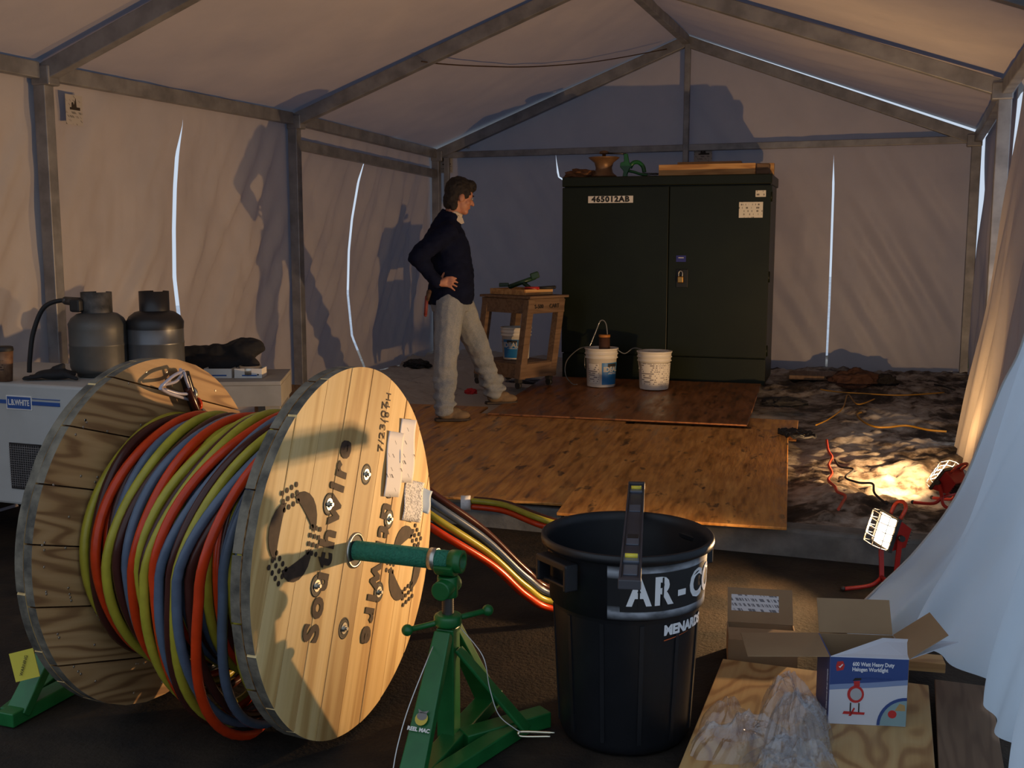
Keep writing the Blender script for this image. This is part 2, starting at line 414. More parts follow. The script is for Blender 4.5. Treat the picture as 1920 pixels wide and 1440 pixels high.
# --- steel frame
tf = sempty('trim_2', (XM, 5.4, 0))
def fb(name, p, q, wd, ht, up=(0, 0, 1)):
    return MB().bar(p, q, wd, ht, up).build(name, M_STEEL, tf, W=True, bevel=.006)
for y in FRAMES[:4]:
    gz = 0 if y < 5.6 else ground_z(y) - .02; e = eavez(y)
    corner = y > 11
    for x, s_ in ((XL + .06, 1), (XR - .05, -1)):
        fb('post', (x, y, gz), (x, y, e), .08, .09, (1, 0, 0))
        fb('rafter', (x, y, e - .02), (XM, y, ZR - .02), .075, .11)
        mb = MB().box((x + s_ * .02, y, e - .03), (.14, .10, .12)); mb.build('corner_joint', M_STEEL, tf, W=True, bevel=.01)
    for x in (XL + .05, XR - .05):
        mb = MB().box((x, y, gz + .012), (.2, .2, .02)); mb.build('base_plate', M_STEEL, tf, W=True)
for y0, y1 in zip(fr, fr[1:]):
    fb('eave_beam', (XL + .05, y0 + .045, eavez(y0)), (XL + .05, y1 - .045, eavez(y1)), .07, .10)
    fb('eave_beam', (XR - .04, y0 + .045, eavez(y0)), (XR - .04, y1 - .045, eavez(y1)), .07, .10)
    fb('ridge_beam', (XM, y0 + .04, ZR - .01), (XM, y1 - .04, ZR - .01), .07, .09)
fb('tie_beam', (XL + .1, 11.42, ZE - .02), (XR - .1, 11.42, ZE - .02), .05, .07)
fb('side_rail', (XL + .06, 8.41, 2.50), (XL + .06, 11.36, 2.42), .06, .09)
fb('gable_post', (XM + .02, 11.40, ZR - .05), (XM + .02, 11.40, .36), .05, .06, (1, 0, 0))
fb('door_jamb', (XL + .20, 11.40, ZE - .05), (XL + .20, 11.40, 2.05), .05, .06, (1, 0, 0))
# printed tarp labels
def tarp_label(px, plane, wd, ht, n, which):
    p = plane(*px); n = Vector(n); x = Vector((0, 0, 1)).cross(n).normalized()
    t = thing('tarp_label', which, 'label', p + n * .03, M=frame(p + n * .06, x, (0, 0, 1)), group='maker prints on the tent fabric')
    MB().box((0, 0, 0), (wd, ht, .002)).build('backing', printed('tarp_print' + str(len(MATS)), (.40, .37, .34), (.17, .16, .15), 40, .40, 1), t)
    mb = MB(); mb.prism([(-.25 * wd + k, v) for k, v in ((0, 0), (0, .08 * ht), (.1 * wd, .08 * ht), (.12 * wd, .25 * ht), (.2 * wd, .25 * ht), (.24 * wd, .15 * ht), (.36 * wd, .4 * ht), (.4 * wd, .1 * ht), (.6 * wd, .1 * ht), (.6 * wd, 0))], .001, .003)
    mb.build('emblem', M_DARK, t)
tarp_label((125, 207), PX, .15, .19, (1, 0, 0), 'grey printed label on the left wall beside the first tent post')
tarp_label((840, 310), PY, .17, .18, (0, -1, 0), 'small grey printed label on the back wall by the corner post')
tarp_label((1320, 291), PY, .19, .17, (0, -1, 0), 'grey printed label on back wall beside the gable post above cabinet')
tarp_label((876, 271), PY, .11, .1, (0, -1, 0), 'tiny grey printed label under the slanted rafter on back wall')
def onroof(x, y, back=.985):
    sl = (ZR - ZE) / (XM - XL); r = ray(x, y); t = (ZE + .0 - CAMH - XL * sl) / (r.z - r.x * sl); return _C + r * t * back
pts = [onroof(790, 115, .99), onroof(830, 120), onroof(900, 124), onroof(1000, 125), onroof(1120, 115), onroof(1250, 92, .975)]
tag(MB().tube(cr(pts, 8), .006, 6).build('hanging_rope', P('dark_rope', (.05, .03, .02), .8)), 'thin dark rope sagging under the roof between two rafters', 'rope')

# ================================================================== PLYWOOD ON THE VERGE
SL = math.atan(.036)
def sheet(fr_corner, wd, ln, rot, lift, mat, label, th=.016):
    """front-right corner on the ground, wd to the left, ln to the rear, following the slope"""
    p = V(*fr_corner, ground_z(fr_corner[1]) + lift)
    m = Matrix.Translation(p) @ Matrix.Rotation(rot, 4, 'Z') @ Matrix.Rotation(SL, 4, 'X') @ Matrix.Rotation(R(90), 4, 'Z')
    o = MB().box((ln / 2, wd / 2, th / 2), (ln, wd, th)).build('plywood_sheet', mat, M=m, bevel=.003)
    return tag(o, label, 'plywood sheet')
A0 = V(-.50, 5.52)
rot = R(5.5); lx, ly = V(-math.cos(rot), -math.sin(rot)), V(-math.sin(rot), math.cos(rot))
sheet(A0, 1.215, 2.44, rot, .027, M_WET, 'muddy plywood sheet on the kerb behind the black trash can')
B0 = A0 + lx * 1.218 + ly * .22
sheet(B0, 1.215, 2.44, rot, .02, M_WET, 'muddy plywood sheet in the middle, under the taped cable ends')
C0 = B0 + lx * 1.218 + ly * .30
sheet(C0, 1.2, 2.44, rot, .02, M_WET, 'muddy plywood sheet under the feet of the standing man')
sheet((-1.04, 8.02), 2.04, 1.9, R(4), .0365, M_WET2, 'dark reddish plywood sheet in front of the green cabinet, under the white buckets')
sheet((-.66, 7.78), 1.22, .7, R(4), .002, M_WET, 'short plywood strip tucked behind the sheet next to the black coil')

# ================================================================== CABLE REEL
RX, RY, RZ, RR = -1.67, 3.06, .632, .61          # centre of the near flange's outer face
TH, WID = .066, .776
reel = thing('cable_reel', 'large wooden cable reel with two plank flanges, held up by green jacks', 'cable reel', (RX - .45, RY, 0))
def strip_poly(y0, y1, rad, n=9):
    y0, y1 = max(y0, -rad + .002), min(y1, rad - .002)
    a = [(math.sqrt(rad * rad - y * y), y) for y in [y0 + (y1 - y0) * k / n for k in range(n + 1)]]
    return a + [(-x, y) for x, y in a[::-1]]
def planks(par, x0, x1, ang, mat, widths, out):
    """one layer of planks filling a disc between x0 and x1; grain direction ang in the (Y,Z) plane"""
    y = -RR
    for wd in widths:
        a, b = y + .0026, min(y + wd, RR) - .0026; y += wd
        if b - a < .01: break
        d = V(0, math.cos(ang), math.sin(ang)); nrm = V(1, 0, 0); m = frame((x0, RY, RZ), d, None, nrm)
        mb = MB().prism(strip_poly(a, b, RR), 0, x1 - x0 + (random.uniform(-.0015, .0015) if out else 0))
        o = mb.build('plank', mat, par, M=pmat(par).inverted() @ m)
        o.data.materials.append(M_EDGE)
        for p in o.data.polygons:
            c = p.center
            if abs(p.normal.z) < .5 and (c.x * c.x + c.y * c.y) > (RR - .02) ** 2: p.material_index = 1
def flange(xin, xout_, a_out, a_in, mo, mi, w1, w2):
    lo, hi = min(xin, xout_), max(xin, xout_); mid = (lo + hi) / 2
    f = MB().lathe([(RR - .012, -.002), (RR - .012, .002)], 64, frame((mid, RY, RZ), (0, 1, 0), (0, 0, 1)), False).build('flange', M_OLDWOOD, reel, W=True)
    if xout_ > xin: planks(f, mid + .002, hi, a_out, mo, w1, True); planks(f, lo, mid - .002, a_in, mi, w2, False)
    else: planks(f, lo, mid - .002, a_out, mo, w1, True); planks(f, mid + .002, hi, a_in, mi, w2, False)
    return f
WA = [.10, .145, .14, .15, .14, .145, .14, .15, .14]; WB = [.16, .185, .19, .185, .19, .185, .19]
PA = R(69)                                           # plank direction on the outer face
fl = flange(RX - TH, RX, PA, PA - R(90), M_PINE, M_PINE2, WA, WB)
fl2 = flange(RX - WID, RX - WID - TH, R(60), R(-17), M_PINE, M_PINE2, WA, WB)
MB().cyl((RX - WID, RY, RZ), (RX - TH, RY, RZ), .27, n=32).build('drum', M_OLDWOOD, reel, W=True)
def fp(h, v, off=.002): return V(RX + off, RY + h, RZ + v)           # point on the near face
for k in range(6):
    a = R(10 + 60 * k); p = fp(.255 * math.cos(a), .255 * math.sin(a), 0)
    m = frame(p, (0, 1, 0), (0, 0, 1))
    b = MB().lathe([(.036, .0), (.036, .001), (.030, .0015), (.030, .001)], 20, m).build('bolt_recess_shade', M_BLACK, fl, W=True)  # flat black disc, the shade of a sunken bolt seat put in as colour
    mb = MB().lathe([(.019, .0015), (.019, .003)], 20, m); mb.lathe([(.011, .003), (.011, .009)], 6, m, False); mb.lathe([(.006, .009), (.006, .015)], 10, m)
    mb.build('bolt', M_BOLT, fl, W=True)
m = frame(fp(0, 0, 0), (0, 1, 0), (0, 0, 1))
MB().lathe([(.060, .001), (.060, .005), (.050, .006), (.050, .002)], 28, m, cap=False).build('bushing', M_BOLT, fl, W=True)
MB().lathe([(.049, .0), (.049, .003)], 28, m).build('axle_hole_shade', M_BLACK, fl, W=True)  # no opening here: black disc painted for the shade inside the hole
# stencilled lettering and emblem on the near face
INK = P('stencil_ink', (.030, .016, .010), .75, 0, (.06, .033, .02), 30)
def fframe(h, v, ang): return pmat(fl).inverted() @ frame(fp(h, v), (0, math.cos(ang), math.sin(ang)), (0, -math.sin(ang), math.cos(ang)))
TA = R(67)
text('lettering', 'Southwire', .128, INK, fl, fframe(-.175, .085, TA), .0055, sx=.95, space=1.28)
text('lettering', 'Southwire', .128, INK, fl, fframe(.185, -.05, TA + math.pi), .0055, sx=.95, space=1.28)
text('handwriting', '7/23/07', .058, INK, fl, fframe(.215, .38, R(76)), 0)
text('handwriting', '10 PH', .045, INK, fl, fframe(.255, .44, R(76)), 0)
def emblem(h, v, flip):
    mb = MB(); base = fframe(h, v, TA + (math.pi if flip else 0))
    for k in range(3):                                # three curved leaves in a ring
        a0 = R(90 + 120 * k); o1 = []; o2 = []
        for j in range(9):
            t = j / 8; a = a0 - R(48) + R(96) * t; wv = .052 * math.sin(math.pi * t) ** .8
            o1.append(((.115 + wv * .55) * math.cos(a), (.115 + wv * .55) * math.sin(a))); o2.append(((.115 - wv * .6) * math.cos(a), (.115 - wv * .6) * math.sin(a)))
        mb.prism(o1 + o2[::-1][1:-1], 0, .0008, base)
        b0 = a0 + R(60)
        for i in range(3):
            for j in range(4):
                x, y = (.095 + .026 * i), (-.038 + .026 * j); c, s_ = math.cos(b0), math.sin(b0)
                mb.lathe([(.0085, 0), (.0085, .0008)], 8, base @ Matrix.Translation((x * c - y * s_, x * s_ + y * c, 0)), False)
    mb.build('emblem', INK, fl)
emblem(-.375, .15, False); emblem(.375, -.155, True)
# shipping papers stapled to the near flange
PAPER = printed('typed_paper', (.80, .76, .72), (.12, .11, .13), 42, .34, 1)
PAPER2 = printed('barcode_paper', (.80, .77, .73), (.08, .08, .10), 130, .47, 0)
def paper(h, v, wd, ht, ang, mat, label, curl):
    m = frame(fp(h, v, .006), (0, math.cos(ang), math.sin(ang)), (0, -math.sin(ang), math.cos(ang)))
    def g(u, w_): x = (u - .5) * wd; y = (w_ - .5) * ht; return (x, y, curl * (u * u) * .9 + .004 * math.sin(w_ * 6))
    return tag(MB().grid(g, 10, 10).build('shipping_paper', mat, M=m, solid=.0008), label, 'paper', 'papers stapled to the reel')
paper(.285, .235, .115, .23, R(-14), PAPER, 'typed white sheet stapled to the reel, left half of the pair', .006)
paper(.385, .265, .105, .23, R(-12), PAPER, 'blank-looking white sheet stapled near the edge of the reel', .012)
paper(.425, .07, .125, .15, R(-18), PAPER2, 'white barcode label stapled low at the edge of the reel', .02)
paper(.50, .06, .085, .09, R(-30), P('pale_blue_paper', (.50, .62, .74), .7), 'pale blue slip sticking out past the edge of the reel', .03)
# nail heads on the inner face of the far flange
mb = MB()
for k in range(90):
    a = random.uniform(0, 6.28); r_ = random.choice([.57, .56, .47, .40]); p = V(RX - WID + .0005, RY + r_ * math.cos(a), RZ + r_ * math.sin(a))
    mb.lathe([(.005, 0), (.004, .0015)], 6, frame(p, (0, 1, 0), (0, 0, 1)))
o = mb.build('nail_heads', M_BOLT, reel, W=True); o['kind'] = 'stuff'

# ================================================================== CABLES
def cablemat(n, c, r=.32): return P(n, c, r, 0, tuple(x * .82 for x in c), 20, spec=.35)
CM = {'orange': cablemat('orange_cable', (.56, .042, .006), .26), 'brown': cablemat('brown_cable', (.060, .017, .012), .22),
      'yellow': cablemat('yellow_cable', (.38, .32, .03), .3), 'grey': cablemat('blue_grey_cable', (.095, .125, .18), .26)}
CABLES = {}
for k, d in (('orange', 'bright orange'), ('brown', 'dark brown'), ('yellow', 'mustard yellow'), ('grey', 'blue grey')):
    CABLES[k] = thing('power_cable', d + ' thick power cable wound on the wooden reel', 'cable', (RX - .4, RY, RZ - .4))
CR = .0160
rnd = random.Random(3)
def ring(x0, r0, sag, tilt, ph, key, wob=.008):
    N = 56; pts = []
    s1, s2 = rnd.uniform(0, 6), rnd.uniform(0, 6)
    for k in range(N):
        a = 2 * math.pi * k / N; down = max(0, -math.sin(a - R(0)))
        r_ = r0 + sag * down ** 1.6 + wob * math.sin(2 * a + s1)
        x = x0 + tilt * math.cos(a - ph) + .010 * math.sin(2 * a + s2) * (1 + 3 * sag)
        x = min(RX - TH - CR - .002, max(RX - WID + CR + .002, x)) if r_ < .60 else x
        pts.append((x, RY + r_ * math.cos(a), RZ + r_ * math.sin(a)))
    MB().tube(pts, CR, 9, True).build('turn', CM[key], CABLES[key], W=True)
X0, X1 = RX - WID + .02, RX - TH - .02
seq = ['yellow', 'brown', 'orange', 'brown', 'orange', 'yellow', 'grey', 'yellow', 'grey', 'brown', 'orange', 'yellow', 'grey', 'brown', 'grey', 'yellow', 'orange', 'brown', 'yellow', 'grey', 'grey', 'brown', 'yellow']
n_ = len(seq)
for k in range(21):                                   # tight lower layer
    ring(X0 + (X1 - X0) * k / 20, .325, 0, .006, 0, ['orange', 'brown', 'yellow', 'grey'][k % 4], .002)
for k in range(21):                                   # second layer
    ring(X0 + (X1 - X0) * (k + .4) / 21, .357 + .012 * k / 20, .03 * k / 20, .006, 0, ['grey', 'orange', 'brown', 'yellow'][k % 4], .003)
for k, key in enumerate(seq):                         # outer layer, tight
    u = k / (n_ - 1)
    ring(X0 + (X1 - X0) * (.01 + .98 * u), .378 + .040 * u + rnd.uniform(-.004, .010), .012 + .03 * u, .008 + .015 * u, R(200), key, .006)
def loose(key, um, ut, ub, r0, sag, side):            # slack loops: pulled to the near flange on top, hanging low
    N = 72; pts = []; w_ = X1 - X0; s1 = rnd.uniform(0, 6)
    for k in range(N):
        a = 2 * math.pi * k / N; sn = math.sin(a); t_ = max(0, sn) ** 1.3; b = max(0, -sn) ** 1.5
        u = um + (ut - um) * t_ + (ub - um) * b + .012 * math.sin(3 * a + s1)
        r_ = r0 + sag * b * (1 - .25 * max(0, math.cos(a))) + side * max(0, -math.cos(a)) ** 2 + .004 * math.sin(4 * a + s1)
        x = min(X1 + .012, max(X0, X0 + w_ * u)); pts.append((x, RY + r_ * math.cos(a), RZ + r_ * sn))
    MB().tube(pts, CR, 9, True).build('turn', CM[key], CABLES[key], W=True)
LOOSE = [('yellow', .015, .03, .03, .402, .010, .006), ('brown', .05, .09, .07, .408, .012, .010), ('orange', .095, .16, .11, .412, .015, .012), ('grey', .13, .24, .15, .404, .02, .0), ('yellow', .17, .30, .20, .418, .04, .012),
         ('brown', .215, .36, .25, .412, .05, .006), ('grey', .255, .42, .29, .418, .055, .008), ('orange', .30, .49, .34, .426, .065, .012), ('yellow', .345, .55, .37, .422, .08, .006), ('brown', .385, .60, .40, .424, .10, .006),
         ('yellow', .42, .66, .43, .438, .15, .02), ('orange', .46, .72, .47, .440, .160, .02), ('grey', .50, .77, .50, .436, .185, .018), ('brown', .54, .83, .535, .442, .19, .02), ('yellow', .575, .89, .57, .446, .18, .02),
         ('grey', .615, .94, .61, .448, .17, .022), ('brown', .66, .98, .65, .438, .15, .01), ('orange', .73, 1.0, .66, .458, .20, .035), ('grey', .80, .98, .74, .436, .175, .0), ('yellow', .88, .99, .84, .436, .10, .0), ('brown', .94, 1.0, .93, .434, .08, .0)]
for a in LOOSE: loose(*a)
# the four leads running off behind the can and back to the taped end
def lead(key, off, j):
    dx, dz = off
    p = [V(RX - .30, RY + .38, RZ + .28 + dz * .3), V(RX - .24, RY + .62, RZ + .14 + dz), atd(800 + dx * .3, 950 + dz * -460, 4.15), atd(905 + dx * .5, 1022 + dz * -420, 4.35), atd(985, 1090 - dz * 300, 4.5), atd(1040, 1122 - dz * 230, 4.62) ]
    p += [V(-1.10 + .02 * j, 4.45, .03 + .02 * j), V(-1.03 + .02 * j, 4.62, .04 + .03 * j), V(-1.10 + .02 * j, 4.84, .07 + .03 * j), V(-1.30, 5.06, .13 + (.03 if j > 1 else 0)), onz(1015, 985, .23) + V(0, .034 * (j % 2), .032 * (j // 2)), onz(945, 958, .235) + V(0, .034 * (j % 2), .032 * (j // 2)), onz(885, 950, .235) + V(0, .034 * (j % 2), .032 * (j // 2))]
    MB().tube(cr(p, 12), CR, 9).build('lead', CM[key], CABLES[key], W=True)
lead('orange', (30, -.085), 0); lead('yellow', (15, -.03), 2); lead('grey', (5, .03), 1); lead('brown', (0, .07), 3)
p = onz(880, 950, .235) + V(0, .017, .016); q = onz(862, 950, .235) + V(0, .017, .016)
tag(MB().tube([p, p + (q - p) * .5, q], .041, 14).build('tape_wrap', P('white_tape', (.72, .7, .68), .45, bump=.3, scale=20)), 'white tape wrapped round the four cable ends on the plywood', 'tape')
# cable start tied to the far flange with clear plastic and twine
def ff(px, py, off=.03): return onX(px, py, RX - WID + off)
st = thing('cable_start', 'short black and brown cable start tied inside the far reel flange', 'cable end', ff(390, 800))
MB().tube(cr([ff(345, 700), ff(356, 735), ff(368, 770), ff(383, 805)], 6), .020, 10).build('black_end', P('glossy_black', (.015, .012, .012), .15), st, W=True)
MB().tube(cr([ff(352, 728, .05), ff(362, 752, .055), ff(374, 780, .05), ff(388, 806, .04)], 6), .013, 8).build('brown_end', CM['brown'], st, W=True)
for k in range(4):
    c = ff(358 + 9 * k, 738 + 20 * k, .03); MB().lathe([(.027, -.006), (.027, .006)], 14, frame(c, (0, 0, 1), (1, 0, 0))).build('tape_band', CM['orange'] if k % 2 else M_BOLT, st, W=True)
TW = P('clear_plastic_twine', (.42, .40, .46), .25)
for k, pts in enumerate(([(345, 695), (325, 705), (305, 722), (300, 728)], [(345, 698), (352, 720), (362, 742), (366, 752)], [(300, 728), (318, 738), (340, 745), (364, 752)], [(303, 722), (330, 715), (345, 697)], [(338, 692), (343, 703), (352, 715)], [(308, 730), (335, 738), (358, 738)])):
    MB().tube(cr([ff(a, b, .045 + .012 * math.sin(k + i)) for i, (a, b) in enumerate(pts)], 5), .006, 6).build('twine', TW, st, W=True)

# ================================================================== REEL JACKS AND AXLE
M_GREEN = P('green_machine_paint', (.007, .10, .022), .36, 0, (.011, .13, .030), 12, bump=.05)
M_GREEN2 = P('green_knurled_pipe', (.012, .15, .085), .6, 0, (.02, .20, .11), 90, bump=.6, bscale=140)
M_SCREW = P('oiled_steel_screw', (.09, .085, .08), .4, .7)
ax = thing('axle_pipe', 'knurled green steel pipe running through the reel as its axle', 'axle', (RX - .4, RY, RZ - .04))
MB().cyl((RX - 1.25, RY, RZ), (RX + .36, RY, RZ), .0325, n=24).build('pipe', M_GREEN2, ax, W=True)
MB().lathe([(.0345, .345), (.0345, .350), (.0375, .350), (.0375, .388), (.024, .389), (.024, .36)], 24, frame((RX, RY, RZ), (0, 1, 0), (0, 0, 1))).build('end_collar', M_GREEN, ax, W=True)
MB().lathe([(.0360, .275), (.0360, .300)], 24, frame((RX, RY, RZ), (0, 1, 0), (0, 0, 1))).build('chrome_ring', M_BOLT, ax, W=True)
def jack(x, label, mirror):
    s_ = -1 if mirror else 1
    j = thing('reel_jack', label, 'jack stand', (x, RY, 0), 0)
    def b(name, mb, mat=M_GREEN, bev=.004): return mb.build(name, mat, j, bevel=bev)
    # saddle: two cheeks, a pin and a cradle below the pipe
    mb = MB(); pf = [(math.cos(R(a)) * q_, math.sin(R(a)) * q_) for q_, rng in ((.050, range(195, 346, 15)), (.0345, range(345, 194, -15))) for a in rng]
    mb.prism(pf, -.032, .032, frame((0, 0, RZ), (0, 1, 0), (0, 0, 1))); b('saddle', mb)
    sw = MB().cyl((.0, -.062, RZ - .085), (.0, .045, RZ - .085), .032, n=18); b('pivot_pin', sw)
    b('saddle_neck', MB().cyl((0, 0, RZ - .12), (0, 0, RZ - .05), .034, n=18))
    pr = []
    for k in range(26): pr += [(.020, .36 + k * .0062), (.0175, .3631 + k * .0062)]
    b('screw', MB().lathe(pr, 16), M_SCREW, 0)
    nut = MB().lathe([(.040, .415), (.046, .422), (.046, .448), (.036, .455)], 18); n0 = b('nut', nut)
    d = V(math.cos(R(24)), math.sin(R(24)) , 0)
    d3 = V(.115 * .94 + .0, .115 * .34 + .04, .0)
    h = MB().cyl(-d3 + V(0, 0, .432 - .02), d3 + V(0, 0, .432 + .02), .0095, n=10)
    hb = h.build('handle_bar', M_GREEN, j)
    for e in (-1, 1): MB().ell(tuple(d3 * e + V(0, 0, .432 + .02 * e)), (.019,) * 3).build('ball_end', M_GREEN, hb)
    b('post', MB().bar((0, 0, .02), (0, 0, .41), .06, .06, (1, 0, 0)))
    # inclined plate legs, front and rear
    def plate(p, q, w0, w1, t, side):
        p, q = Vector(p), Vector(q); side = Vector(side).normalized(); n = (q - p).cross(side).normalized() * t / 2
        vs = [p - side * w0 - n, p + side * w0 - n, q + side * w1 - n, q - side * w1 - n, p - side * w0 + n, p + side * w0 + n, q + side * w1 + n, q - side * w1 + n]
        return MB().add(vs, [(0, 3, 2, 1), (4, 5, 6, 7), (0, 1, 5, 4), (1, 2, 6, 5), (2, 3, 7, 6), (3, 0, 4, 7)])
    lg = b('leg', plate((0, -.035, .40), (.02 * s_, -.345, .03), .028, .042, .035, (1, 0, 0)))
    b('leg', plate((0, .035, .40), (.02 * s_, .31, .03), .028, .042, .035, (1, 0, 0)))
    b('leg', plate((.035 * s_, 0, .34), (.24 * s_, .10, .05), .024, .030, .012, (0, 1, 0)))
    b('base_bar', MB().bar((.02 * s_, -.40, .03), (.02 * s_, .36, .03), .07, .05))
    b('base_bar', MB().bar((.05 * s_, .0, .03), (.25 * s_, .26, .03), .07, .055))
    b('base_bar', MB().bar((.20 * s_, .20, .028), (.045 * s_, -.36, .028), .06, .05))
    return j, lg
JX = RX + .335
j1, lg = jack(JX, 'green screw jack under the free end of the axle pipe, in front of the can', False)
# maker sticker on the front leg
m = frame((JX + .012, RY - .035 - .31 * .60 - .0165 - .003, .40 - .37 * .60 - .002 + .012), (1, 0, 0), (0, .31, .37))
m = Matrix.Translation((0, -.004, .003)) @ m
stk = MB(); stk.prism([(.021 * math.cos(6.28 * k / 14), .021 * math.sin(6.28 * k / 14) + .012) for k in range(14)], 0, .0012, m)
stk.build('sticker', P('yellow_sticker', (.55, .42, .05), .5), j1, W=True)
s2 = MB(); s2.prism([(.017 * math.cos(6.28 * k / 12), .013 * math.sin(6.28 * k / 12) + .020) for k in range(12)], .0012, .0018, m); s2.prism([(-.012, .028), (-.018, .04), (-.004, .034), (.004, .034), (.018, .04), (.012, .028)], .0012, .0018, m)
s2.build('sticker_badger', P('sticker_grey', (.18, .17, .16), .5), j1, W=True)
text('sticker_lettering', 'REEL MAC', .0165, M_WHITE, j1, pmat(j1).inverted() @ m @ Matrix.Translation((0, -.022, .0012)), .0006)
j2, _ = jack(RX - WID - TH - .28, 'green screw jack at the far side of the wooden reel', True)
yl = onX(46, 1247, RX - WID - TH - .26)
mb = MB().box((0, 0, 0), (.085, .003, .10), frame(yl, (.94, .34, 0), (0, 0, 1)) @ Matrix.Rotation(R(-90), 4, 'X') if False else frame(yl, _rt, _up) @ Matrix.Rotation(R(90), 4, 'X') @ Matrix.Rotation(R(14), 4, 'Y'))
tg = thing('warning_tag', 'yellow printed warning tag on the far green jack', 'tag', yl - V(0, 0, .05))
mb.build('card', P('yellow_tag', (.62, .52, .05), .5), tg, W=True)
text('tag_lettering', 'WARNING', .015, M_DARK, tg, pmat(tg).inverted() @ frame(yl - _fw * .006, _rt, _up) @ Matrix.Rotation(R(75), 4, 'Z'))
# safety pins on thin white cords
CORD = P('thin_white_cord', (.62, .62, .60), .6)
def cord(pts): return MB().tube(cr(pts, 8), .0016, 5)
tag(cord([V(JX - .03, RY - .05, .36), atd(800, 1240, 3.1), atd(765, 1330, 3.0), atd(745, 1400, 2.95), atd(736, 1450, 2.92)]).build('jack_cord', CORD), 'thin white cord hanging off the left side of the green jack', 'cord')
pn = thing('locking_pin', 'shiny hairpin locking pin hanging on a white cord beside the jack', 'pin', onz(1005, 1380, .02))
cord([V(JX + .03, RY + .03, .40), atd(905, 1230, 3.36), atd(918, 1290, 3.4), atd(935, 1340, 3.42), atd(965, 1366, 3.44), atd(978, 1373, 3.45)]).build('cord', CORD, pn, W=True)
mb = MB(); mb.tube(cr([atd(1040, 1374, 3.43), atd(980, 1372, 3.45), atd(972, 1376, 3.45), atd(980, 1381, 3.45), atd(1032, 1381, 3.43)], 5), .004, 8); mb.build('pin', P('brass_pin', (.7, .66, .5), .25, 1), pn, W=True)

# ================================================================== TRASH CAN AND LEVEL
CX, CY = -.822, 3.381
M_CAN = P('black_can_plastic', (.0065, .0075, .010), .42, 0, (.010, .011, .014), 7, bump=.08, spec=.45)
can = thing('trash_can', 'big round black plastic trash can with white stencilled letters', 'trash can', (CX, CY, 0))
prof = [(.0, .004), (.205, .004), (.215, .02), (.222, .04), (.245, .46), (.247, .47), (.257, .475), (.264, .655), (.266, .66), (.284, .662), (.287, .672), (.286, .688), (.279, .692), (.272, .688), (.262, .66), (.254, .48), (.238, .44), (.212, .03), (0, .02)]
MB().lathe(prof, 72, cap=False).build('body', M_CAN, can)
A0c = math.atan2(-CY, -CX)                             # direction from the can to the camera
for a in (A0c - R(52), A0c + R(128)):
    m = Matrix.Rotation(a, 4, 'Z')
    mb = MB().box((.283, 0, .635), (.05, .17, .022), m); mb.box((.283, .078, .60), (.05, .016, .085), m); mb.box((.283, -.078, .60), (.05, .016, .085), m); mb.box((.272, 0, .562), (.03, .17, .012), m)
    mb.build('handle', M_CAN, can, bevel=.005)
for k in range(12):                                    # vertical ribs
    m = Matrix.Rotation(R(30 * k) + A0c + R(12), 4, 'Z'); MB().bar(m @ V(.224, 0, .05), m @ V(.2445, 0, .455), .014, .006, m @ V(1, 0, 0)).build('rib', M_CAN, can)
def oncan(rad_at):                                     # wraps (arc length, z) round the can
    return lambda p: V(math.cos(A0c + p.x / .262) * (rad_at(p.y) + p.z), math.sin(A0c + p.x / .262) * (rad_at(p.y) + p.z), p.y)
wrap = oncan(lambda z: .247 + (.266 - .247) * max(0, (z - .47) / .19) + (.0105 if z > .475 else -.0) - .001 if z > .47 else .222 + (.245 - .222) * (z - .04) / .42)
rr = lambda z: .257 + .007 * (z - .475) / .18
wrap1 = oncan(rr); wrap0 = oncan(lambda z: .222 + .023 * (z - .04) / .42)
MB().grid(lambda u, v: wrap1(V(-.02 + .34 * u, .505 + .125 * v, .0015)), 24, 3).build('stencil_panel', P('black_panel', (.006, .006, .007), .55), can)
def pale_bands():
    t = NT('stencil_pale_bands'); tc = t.n('TexCoord'); sp = t.n('SeparateXYZ'); t.l(tc.outputs['Object'], sp.inputs[0])
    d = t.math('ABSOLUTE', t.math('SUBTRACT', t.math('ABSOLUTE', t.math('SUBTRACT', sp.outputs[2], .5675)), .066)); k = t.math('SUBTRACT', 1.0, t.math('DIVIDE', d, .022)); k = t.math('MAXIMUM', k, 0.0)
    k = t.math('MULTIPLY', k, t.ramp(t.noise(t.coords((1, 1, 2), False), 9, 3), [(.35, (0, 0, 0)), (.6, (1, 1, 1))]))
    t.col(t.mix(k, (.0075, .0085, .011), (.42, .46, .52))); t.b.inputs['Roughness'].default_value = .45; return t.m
MB().grid(lambda u, v: wrap1(V(-.06 + .47 * u, .478 + .174 * v, .0008)), 30, 4).build('pale_bands', pale_bands(), can)  # mottled pale bands along the top and bottom edges of the stencil panel
ST = P('stencil_white', (.80, .82, .84), .6)
for ch, s_ in (('A', .040), ('R', .118), ('-', .190), ('C', .262), ('O', .345)):
    text('stencil_letter', ch, .125, ST, can, Matrix.Translation((s_, .566, .0025)), .004, wrap1, .85)
    if ch in 'AR':
        MB().grid(lambda u, v: wrap1(V(s_ - .004 + .006 * u, .515 + .1 * v, .0036)), 2, 2).build('stencil_gap', MATS['black_panel'], can)
text('logo_lettering', 'MENARDS', .045, ST, can, Matrix.Translation((.235, .432, .003)) , .0022, wrap0, 1.0)
MB().grid(lambda u, v: wrap0(V(.135 + .11 * u, .398 + .014 * u + .004 * v * (1 - u * .7), .003)), 8, 1).build('logo_swoosh', P('orange_swoosh', (.5, .10, .02), .6), can)
